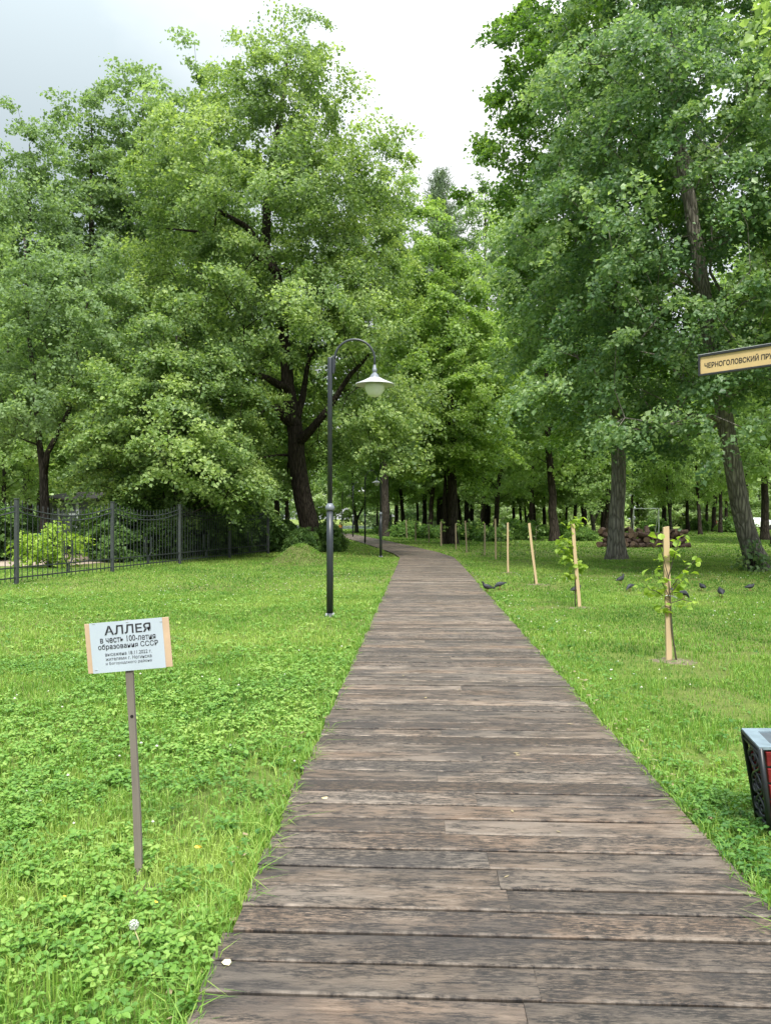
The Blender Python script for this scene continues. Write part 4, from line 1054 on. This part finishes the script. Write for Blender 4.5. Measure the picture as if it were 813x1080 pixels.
#@@TREES
# ------------------------------------------------------------------ trees
# 1 the old linden on the left
dh = 33.; hx = gx(331, dh); K = dh / FPX
def hp(px, y, r, dy=0.): return (gx(px, dh) - hx, dy, gz(y, dh), r)
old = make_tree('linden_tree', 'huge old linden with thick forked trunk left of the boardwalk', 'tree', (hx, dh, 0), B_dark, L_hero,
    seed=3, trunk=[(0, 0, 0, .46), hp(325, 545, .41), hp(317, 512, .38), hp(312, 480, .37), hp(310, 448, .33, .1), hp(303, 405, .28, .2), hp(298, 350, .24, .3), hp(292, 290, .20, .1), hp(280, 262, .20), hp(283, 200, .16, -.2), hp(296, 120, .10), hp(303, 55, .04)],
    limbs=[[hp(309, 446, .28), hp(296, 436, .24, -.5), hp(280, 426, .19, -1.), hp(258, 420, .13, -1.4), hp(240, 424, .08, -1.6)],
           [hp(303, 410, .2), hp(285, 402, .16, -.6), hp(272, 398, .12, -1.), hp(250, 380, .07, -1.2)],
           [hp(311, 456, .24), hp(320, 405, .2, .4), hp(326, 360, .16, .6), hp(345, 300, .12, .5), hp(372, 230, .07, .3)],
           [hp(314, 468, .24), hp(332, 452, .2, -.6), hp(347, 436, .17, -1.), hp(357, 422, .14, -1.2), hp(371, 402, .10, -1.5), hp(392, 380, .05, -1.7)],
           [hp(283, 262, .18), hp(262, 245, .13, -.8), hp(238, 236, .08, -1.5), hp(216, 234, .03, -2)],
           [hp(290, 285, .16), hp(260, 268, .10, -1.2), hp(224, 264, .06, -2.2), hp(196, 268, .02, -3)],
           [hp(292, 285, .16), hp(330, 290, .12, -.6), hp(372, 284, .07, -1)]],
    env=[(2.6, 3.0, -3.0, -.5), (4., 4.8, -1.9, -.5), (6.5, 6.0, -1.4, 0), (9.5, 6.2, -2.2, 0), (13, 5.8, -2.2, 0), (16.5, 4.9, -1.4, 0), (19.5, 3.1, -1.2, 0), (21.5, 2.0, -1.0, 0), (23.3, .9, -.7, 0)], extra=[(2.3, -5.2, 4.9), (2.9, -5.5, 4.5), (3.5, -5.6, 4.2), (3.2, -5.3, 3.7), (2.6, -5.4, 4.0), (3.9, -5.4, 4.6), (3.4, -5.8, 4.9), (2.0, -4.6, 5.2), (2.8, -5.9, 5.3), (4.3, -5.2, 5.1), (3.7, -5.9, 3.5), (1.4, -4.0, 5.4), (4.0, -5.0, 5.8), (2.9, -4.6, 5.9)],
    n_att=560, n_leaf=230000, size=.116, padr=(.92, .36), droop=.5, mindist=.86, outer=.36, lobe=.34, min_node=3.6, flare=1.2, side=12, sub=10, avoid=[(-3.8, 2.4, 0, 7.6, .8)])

# 2 dark maple with a straight trunk on the right lawn
dm = gd(590); mx = gx(650, dm)
def mp(px, y, r, dy=0.): return (gx(px, dm) - mx, dy, gz(y, dm), r)
make_tree('maple_tree', 'tall dark green maple with straight grey trunk before the firewood heap', 'tree', (mx, dm, 0), B_grey, L_maple,
    seed=5, trunk=[(0, 0, 0, .28), mp(650, 540, .255), mp(652, 470, .24), (0.05, .1, 6.5, .23), (-.1, .2, 10, .23), (-.3, .3, 14, .16), (-.4, .2, 18, .09), (-.3, 0, 22, .03)],
    env=[(4.6, 2.8, .4, .5), (7, 3.4, .1, .4), (10, 3.6, -.3, .2), (13, 3.8, -.7, 0), (16, 4.0, -1.0, 0), (19, 3.6, -.8, 0), (22, 1.4, -.3, 0)],
    n_att=380, n_leaf=100000, size=.122, padr=(.72, .28), droop=.45, mindist=.62, outer=.4, min_node=4., flare=1.45)

# 3 leaning linden
dl = gd(601); lx = gx(801, dl)
def lp(px, y, r, dy=0.): return (gx(px, dl) - lx, dy, gz(y, dl), r)
make_tree('linden_tree', 'leaning grey trunked linden with hanging sprays on the right lawn', 'tree', (lx, dl, 0), B_grey, L_right,
    seed=8, trunk=[(0, 0, 0, .29), lp(793, 580, .265), lp(779, 530, .245), lp(768, 470, .23), lp(757, 400, .215), lp(746, 310, .20, .2), lp(735, 230, .18, .3), lp(716, 90, .17, .3), lp(704, 0, .15, .2), (-2.9, .2, 18, .10), (-2.9, .2, 22, .03)],
    env=[(3.3, 3.0, -2.6, -1.2), (5, 4.2, -2.4, -.9), (8, 4.6, -2.2, -.7), (11, 4.4, -2.2, -.5), (13.5, 3.6, -2.4, 0), (16, 2.6, -2.6, .5), (18.5, 2.6, -2.8, .5), (21.8, 1.0, -2.9, .2)],
    n_att=520, n_leaf=155000, size=.10, padr=(.68, .24), droop=.75, mindist=.58, outer=.34, min_node=3.6, flare=1.25, light_top=.3, avoid=[(-2.0, .6, 0, 4.6, 2.)])

# 4 young bright linden by the bend with a double trunk
dc = gd(574); cx_ = gx(477, dc)
cen = make_tree('linden_tree', 'bright conical linden with twin dark trunks right of the bend', 'tree', (cx_, dc, 0), B_dark, L_fresh,
    seed=12, trunk=[(0, 0, 0, .30), (.0, 0, 3, .26), (-.1, 0, 7, .20), (-.3, 0, 12, .12), (-.9, 0, 18.4, .02)],
    limbs=[[(-.42, .1, -.1, .27), (-.40, .1, 2, .25), (-.42, .1, 5, .2), (-.7, .1, 9, .12), (-1.2, .1, 13, .05)]],
    env=[(3.8, 2.6, -.2, -.4), (6.5, 3.7, -.3, -.5), (9.5, 3.9, -.5, -.4), (12.5, 3.2, -.8), (15.5, 1.9, -1.0), (18.6, .4, -1.)],
    n_att=270, n_leaf=95000, size=.14, padr=(.85, .25), droop=.4, mindist=.75, outer=.4, min_node=3., flare=1.3)

# 5 generic park trees: five forms
def proto(name, seed, H, rb, clear, Rm, leafm, bark, nl=42000, size=.2, na=190, lean=0., label='', group=None, fork=None, padr=(.95, .28), dens=.9):
    top = H
    tr = [(0, 0, 0, rb), (lean * .15, 0, clear * .5, rb * .85), (lean * .4, .1, clear, rb * .72), (lean * .7, 0, (clear + H) / 2, rb * .42), (lean, 0, H * .90, .03)]
    e0 = clear * .8; hs = H - e0
    env = [(e0, Rm * .55, lean * .4), (e0 + hs * .2, Rm * .95, lean * .5), (e0 + hs * .45, Rm, lean * .65), (e0 + hs * .7, Rm * .78, lean * .8), (e0 + hs * .88, Rm * .45, lean * .95), (H, Rm * .1, lean)]
    return make_tree(name, label, 'tree', (0, -60, 0), bark, leafm, group, seed=seed, trunk=tr, limbs=fork or [], env=env, n_att=na, n_leaf=nl, size=size, padr=padr, mindist=dens, outer=.42, min_node=clear * .55, flare=1.35, side=8)
G_far = 'trees of the wood beyond the lawn'
pA = proto('park_tree', 21, 17, .19, 3.9, 3.3, L_wood, B_dark, nl=24000, na=130, size=.165)
pB = proto('park_tree', 22, 19, .22, 4.4, 3.6, L_wood, B_dark, nl=25000, na=140, size=.165, lean=.8)
pC = proto('park_tree', 23, 15, .165, 3.4, 3.1, L_wood, B_haze, nl=22000, na=125, size=.165, lean=-.7, fork=[[(0, 0, 1.2, .2), (.8, .1, 2.6, .17), (1.6, .1, 4.6, .13), (2.3, 0, 8, .06)]])
pT = proto('tall_tree', 24, 26, .32, 8.0, 3.5, L_tall, B_mid, nl=38000, size=.165, na=190, fork=[[(0, 0, 9, .18), (.9, -.3, 12, .14), (1.8, -.4, 16, .08)], [(0, 0, 11, .17), (-1.0, .2, 14, .12), (-1.9, .3, 17, .06)]], dens=.95)
pF = proto('far_tree', 25, 18, .3, .9, 4.6, L_haze, B_mid, nl=24000, size=.34, na=170, padr=(1.2, .45), dens=1.1)
protos = [pA, pB, pC, pT, pF]; used = set()
def place(p, px, d, s, label, group=None, rz=None, sx=1.):
    loc = (gx(px, d), d, 0); rz = random.random() * 6.28 if rz is None else rz
    if p.name not in used:
        used.add(p.name); p.location = loc; p.rotation_euler = (0, 0, rz); p.scale = (s * sx, s * sx, s); p['label'] = label
        if group: p['group'] = group
        return p
    q = dup(p, loc, rz, (s * sx, s * sx, s), label, group)
    if not group and 'group' in q: del q['group']
    return q
# left: tall trees behind the fence, tops along the sky line
for px, d, ytop, p, lb in ((-45, 36, 120, pT, 'tall tree cut by the left picture edge behind the fence'), (30, 43, 104, pT, 'tall loose crowned tree above the shed at far left'),
        (96, 50, 70, pT, 'pale tall tree between the leftmost and the double crowned tops'), (150, 52, 48, pT, 'highest pale tree on the left skyline'),
        (212, 50, 38, pT, 'tall pale tree top directly left of the old linden'), (405, 60, 150, pT, 'sparse pale tree showing right of the old linden'),
        (512, 84, 168, pT, 'pale feathery tall tree in the sky gap left of the maple'), (-5, 47, 150, pT, 'tall dim tree behind the leftmost fence post')):
    place(p, px, d, gz(ytop, d) / 26., lb, 'tall trees on the left skyline')
# forked dark tree behind the fence
df = 29.; fx = gx(45, df)
def fp(px, y, r, dy=0.): return (gx(px, df) - fx, dy, gz(y, df), r)
make_tree('linden_tree', 'slim dark forked tree with bent right stem behind the fence', 'tree', (fx, df, 0), B_mid, L_tall,
    seed=31, trunk=[(0, 0, 0, .17), fp(48, 540, .165), fp(46, 495, .15), fp(42, 470, .11), fp(38, 430, .09), fp(30, 350, .07), fp(25, 250, .03)],
    limbs=[[fp(47, 500, .14), fp(50, 478, .13), fp(62, 455, .125), fp(73, 432, .12), fp(78, 390, .105), fp(83, 350, .09), fp(90, 330, .06), fp(97, 300, .03)]],
    env=[(4.5, 2.6, .3, .2), (7, 3.1, .6, 0), (9.5, 3.0, .9, 0), (11.5, 1.8, .9)], n_att=120, n_leaf=36000, size=.115, padr=(.8, .25), droop=.45, mindist=.75, outer=.42, min_node=2.5)
# low linden at the fence, foliage down to the rails
dq = 27.5; qx = gx(186, dq)
make_tree('linden_tree', 'low spreading linden with bright sprays hanging over the fence', 'tree', (qx, dq, 0), B_mid, L_hero,
    seed=33, trunk=[(0, 0, 0, .16), (.05, 0, 2, .14), (.1, 0, 4.5, .10), (0, 0, 8, .03)],
    env=[(1.5, 2.2, .2, 0), (2.8, 3.4, .1, -.2), (4.5, 3.5, 0, -.2), (6.5, 3.2, -.2, 0), (8.2, 1.6, -.2)], n_att=210, n_leaf=85000, size=.106, padr=(.85, .22), droop=.45, mindist=.68, outer=.36, min_node=1., light_top=.3)
# other stems behind the fence
for px, d, s, lb in ((5, 36, .8, 'dark leaning tree at the left picture edge behind the fence'), (84, 44, .95, 'dark trunked tree right of the shed window'), (118, 46, .9, 'shaded tree behind the low spreading linden'),
                     (292, 44, .85, 'grey trunked tree just left of the old linden foot'), (303, 52, .9, 'slim trunk between grey trunk and the old linden'), (165, 52, 1.0, 'deep shaded tree behind the fence middle'), (240, 50, 1.0, 'deep shaded tree behind the fence end'), (40, 60, 1.05, 'dim tree far behind the shed')):
    place([pA, pB, pC][int(px) % 3], px, d, s, lb, 'shaded trees behind the fence')
# wood beyond the bend and the right lawn
wood = [(409, 76, 1., pB), (452, 70, 1.1, pB), (470, 66, 1.1, pA), (492, 68, 1.05, pB), (514, 76, 1.1, pA), (541, 82, 1.1, pB), (606, 68, 1.1, pC), (636, 78, 1.1, pA), (707, 68, 1.05, pC), (738, 70, 1.05, pA), (759, 70, 1.1, pB), (376, 74, 1.0, pC), (398, 82, .95, pA), (417, 84, 1.0, pB), (426, 72, 1., pA), (440, 82, 1.0, pA), (447, 80, 1.05, pB), (462, 86, .95, pC), (485, 76, 1., pA), (497, 80, 1.05, pB), (507, 66, 1., pA), (521, 54, 1.06, pA),         (549, 78, 1., pA), (555, 80, 1., pC), (565, 76, 1., pB), (574, 80, 1., pA), (597, 74, .95, pA), (616, 72, 1.25, pB), (626, 57, .95, pC), (666, 82, 1., pA), (702, 84, 1.1, pB), (725, 82, 1.05, pA), (744, 80, 1., pB), (752, 78, 1.05, pA), (766, 80, 1.1, pA), (788, 62, 1.0, pB)]
for k, (px, d, s, p) in enumerate(wood):
    q = place(p, px, d + random.uniform(-4, 6), s * random.uniform(.9, 1.12), 'dark trunked park tree in the wood beyond the lawn', G_far, None, random.uniform(.7, 1.25))
    q.rotation_euler = (random.gauss(0, .035), random.gauss(0, .045), q.rotation_euler[2])
place(pB, 585, 47.5, 1.28, 'tall dark trunk standing right of centre among the saplings', None, 2.2)
place(pB, 806, 50, 1.2, 'broad dark trunk behind the leaning linden', None, 1.0)
place(pA, 818, 42, 1.2, 'grey brown trunk at right edge behind the leaning linden', None, 1.0)
# trees around the edges of the view
for px, d, s, p, lb in ((905, 24, 1.2, pB, 'large tree at the right picture edge'), (1010, 17, 1.2, pA, 'tree well right of the guide sign'), (560, 64, 1.15, pA, 'tall tree behind the fifth stake'), (640, 60, 1.35, pB, 'tall tree behind the straight maple')):
    place(p, px, d, s, lb)
# pale far belt
rd = random.Random(9)
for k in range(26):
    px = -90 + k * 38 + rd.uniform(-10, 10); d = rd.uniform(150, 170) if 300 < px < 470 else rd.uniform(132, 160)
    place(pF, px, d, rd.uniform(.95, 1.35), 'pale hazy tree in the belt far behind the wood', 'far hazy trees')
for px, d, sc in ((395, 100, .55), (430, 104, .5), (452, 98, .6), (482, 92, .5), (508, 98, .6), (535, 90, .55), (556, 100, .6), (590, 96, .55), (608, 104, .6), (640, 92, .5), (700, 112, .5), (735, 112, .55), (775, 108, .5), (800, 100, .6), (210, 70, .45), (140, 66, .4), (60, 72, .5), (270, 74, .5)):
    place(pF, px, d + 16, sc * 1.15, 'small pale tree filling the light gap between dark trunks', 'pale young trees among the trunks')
# far pine top in the gap
def pine(seed, H):
    rd = random.Random(seed); rg = np.random.default_rng(seed); b = MB(); b.tube([(0, 0, -.2), (0, 0, H * .5), (.1, 0, H)], [.32, .22, .03], 9)
    V = []; T = []
    z = H * .42
    while z < H - .2:
        u = (H - z) / (H * .58); R_ = (.25 + 3.6 * u ** .75)
        for k in range(6):
            a = rd.random() * 6.28; L = R_ * rd.uniform(.6, 1.1); e = Vector((math.cos(a) * L, math.sin(a) * L, .25 * L + z)); s0 = Vector((0, 0, z))
            b.tube([s0, s0.lerp(e, .5) - Vector((0, 0, .08 * L)), e], [.05, .03, .012], 4, False)
            n = int(70 * L); t = rg.random(n) ** .6; P = np.array(s0)[None] + (np.array(e - s0))[None] * t[:, None] + rg.normal(0, .16, (n, 3))
            d = rg.normal(0, .7, (n, 3)) + np.array([math.cos(a) * .6, math.sin(a) * .6, .7]); d /= np.linalg.norm(d, axis=1, keepdims=True)
            s_ = np.cross(d, rg.normal(0, 1, (n, 3))); s_ /= np.linalg.norm(s_, axis=1, keepdims=True)
            v = np.stack([P - s_ * .035, P + d * .3 - s_ * .02, P + d * .36, P + s_ * .035], 1); V.append(v); T.append(np.clip(.5 + rg.normal(0, .2, n), 0, 1))
        z += rd.uniform(.35, .6)
    return b, np.concatenate(V).reshape(-1, 3), np.concatenate(T)
b, v, tt = pine(3, 26)
for px, d, ytop, lb in ((465, 78, 178, 'pointed grey green pine top rising behind the bright linden'),):
    t = empty('pine_tree', (gx(px, d), d, 0), random.random(), lb, 'tree')
    if px == 465: tm = b.mesh('trunk', B_mid, True); cm = np_mesh('crown', v, np.arange(len(v)), 4, L_pine, tt)
    link('trunk', tm, t); link('crown', cm, t); sc = gz(ytop, d) / 26.; t.scale = (sc, sc, sc)

# 6 shrubs
def make_bush(name, label, loc, seed, H, Rm, leafm, nl, size, na, group=None, droop=.35):
    rd = random.Random(seed)
    lim = [[(0, 0, 0, .03), (rd.uniform(-.4, .4) * Rm, rd.uniform(-.4, .4) * Rm, H * .5, .02), (rd.uniform(-.7, .7) * Rm, rd.uniform(-.7, .7) * Rm, H * .85, .01)] for _ in range(5)]
    mb, v, t = grow(seed, [(0, 0, 0, .035), (.02, 0, H * .4, .025), (0, .03, H * .8, .01)], [(.12, Rm * .75), (H * .35, Rm), (H * .7, Rm * .85), (H, Rm * .3)], na, nl, size, (.36, .14), droop, .22, lim, .45, tipr=.006, flare=1.1, side=6, sub=8)
    root = empty(name, loc, 0, label, 'shrub', group); mb.build('stems', B_mid, root, True); root.children[0].name = 'branch'
    link('foliage', np_mesh('foliage', v, np.arange(len(v)), 4, leafm, t), root); return root
make_bush('shrub', 'pale yellow green shrub in front of the teal cabinet', (gx(52, 22.5), 22.5, 0), 41, 1.18, .90, L_young, 2600, .09, 42)
bu = make_bush('shrub', 'dark leafy shrub behind the fence, left of the low linden', (gx(132, 26), 26, 0), 42, 2.0, 1.25, L_bush, 17000, .10, 150, 'dark shrubs along the fence')
for px, d, s, lb in ((160, 27.5, 1.0, 'dark shrub behind the fence under the low linden'), (205, 30, 1.1, 'dark shrub right of the low linden stem'), (232, 31.5, 1.15, 'tall dark shrub behind the fourth fence post'), (262, 33, 1.1, 'dark shrub behind the last fence panel'), (300, 34, .65, 'low shrub between fence end and mound'), (318, 29.5, .5, 'low dark shrub at the old linden foot, left'), (345, 33, .62, 'low dark shrub right of the old linden foot'), (10, 30, .9, 'dark shrub at the left edge behind the fence'), (110, 31, .9, 'dim shrub right of the dark heap'), (-20, 26, 1., 'dark shrub beyond the left picture edge')):
    dup(bu, (gx(px, d), d, 0), random.random() * 6, s, lb)
lo = make_bush('shrub', 'bright suckers growing at the foot of the leaning linden', (gx(792, dl - .5), dl - .6, 0), 44, .6, .28, L_right, 260, .11, 12)
uw = make_bush('shrub', 'low bright undergrowth shrub at the foot of the twin trunks', (gx(500, 50), 50, 0), 45, 1.0, 1.3, L_under, 7000, .12, 80, 'low shrubs under the wood')
for px, d, s, lb in ((430, 58, 1., 'low shrub left of the twin trunks'), (450, 54, .8, 'low shrub behind the tenth stake'), (540, 55, 1.1, 'low shrub between pale trunk and tall trunk'), (562, 60, 1., 'low shrub behind the third stake'), (600, 52, 1., 'low shrub behind the second stake'), (735, 86, 1.2, 'yellowish shrub far behind the nearest stake'), (520, 47, .75, 'low shrub at the foot of the pale trunk'), (555, 50, .6, 'small low shrub right of the pale trunk'), (612, 48, .7, 'low shrub just right of the tall dark trunk'), (470, 62, .9, 'low shrub behind the twin trunks'), (690, 80, 1.2, 'low shrub behind the firewood heap'), (775, 76, 1.3, 'low shrub behind the foot of the leaning linden'), (408, 70, .9, 'low shrub at the inside of the bend')):
    dup(uw, (gx(px, d), d, 0), random.random() * 6, s, lb)

#@@LIGHT
# ------------------------------------------------------------------ sky, sun, camera
SUN_D = Vector((-.10, .74, -1.0)).normalized()       # travel direction of sunlight
el = math.asin(-SUN_D.z); az = math.atan2(-SUN_D.x, -SUN_D.y)
w = bpy.data.worlds.new('World'); scene.world = w; w.use_nodes = True; nt = w.node_tree; nt.nodes.clear()
sky = nt.nodes.new('ShaderNodeTexSky'); sky.sky_type = 'NISHITA'; sky.sun_disc = False; sky.sun_elevation = el; sky.sun_rotation = az % (2 * math.pi)
sky.air_density = 1.2; sky.dust_density = 3.0
tc = nt.nodes.new('ShaderNodeTexCoord'); v = tc.outputs['Generated']
sep = nt.nodes.new('ShaderNodeSeparateXYZ'); nt.links.new(v, sep.inputs[0])
c1 = noise(nt, mapping(nt, v, (1.6, 1.6, 3.2)), 1.7, 5, .55)
# overcast clouds, with the unseen zenith boosted to light the scene; broad soft masses
grad = mathn(nt, 'ADD', mathn(nt, 'MULTIPLY', mathn(nt, 'POWER', mathn(nt, 'MAXIMUM', sep.outputs['Z'], 0.), 3.2), 52.), 8.3)
# a grey bank of cloud on the left side of the view
bank = mathn(nt, 'ADD', mathn(nt, 'MULTIPLY', sep.outputs['X'], -1.3), mathn(nt, 'MULTIPLY', c1, 1.0))
cl = ramp(nt, bank, [(.15, (.86, .91, .95)), (.34, (1.0, 1.0, 1.0)), (.46, (.93, .95, .97)), (.60, (.66, .715, .735)), (.9, (.50, .575, .605))])
cc = nt.nodes.new('ShaderNodeVectorMath'); cc.operation = 'SCALE'; nt.links.new(cl, cc.inputs[0]); nt.links.new(grad, cc.inputs['Scale'])
mixed = mixc(nt, .88, sky.outputs[0], cc.outputs[0])
bg = nt.nodes.new('ShaderNodeBackground'); bg.inputs['Strength'].default_value = .12
nt.links.new(mixed, bg.inputs['Color'])
ow = nt.nodes.new('ShaderNodeOutputWorld'); nt.links.new(bg.outputs[0], ow.inputs[0])

sl = bpy.data.lights.new('sun', 'SUN'); sl.energy = 4.8; sl.angle = R(10); sl.color = (1.0, .95, .86)
so = bpy.data.objects.new('sun', sl); COL.objects.link(so); so.rotation_euler = SUN_D.to_track_quat('-Z', 'Y').to_euler(); so.location = (-8, -10, 30)

cam = bpy.data.cameras.new('camera'); co = bpy.data.objects.new('camera', cam); COL.objects.link(co)
cam.sensor_fit = 'VERTICAL'; cam.sensor_height = 24.; cam.lens = 24. * FPX / 1080.; cam.clip_end = 2000.; cam.clip_start = .05
co.location = (0, 0, CAMH); co.rotation_euler = (R(90) + math.atan((HOR - 540.) / FPX), 0, 0)
scene.camera = co
scene.view_settings.view_transform = 'Standard'; scene.view_settings.look = 'None'; scene.view_settings.exposure = 0.; scene.view_settings.gamma = 1.
cy = scene.cycles; cy.max_bounces = 10; cy.diffuse_bounces = 5; cy.glossy_bounces = 2; cy.transmission_bounces = 6; cy.transparent_max_bounces = 4
cy.caustics_reflective = False; cy.caustics_refractive = False; cy.use_denoising = True
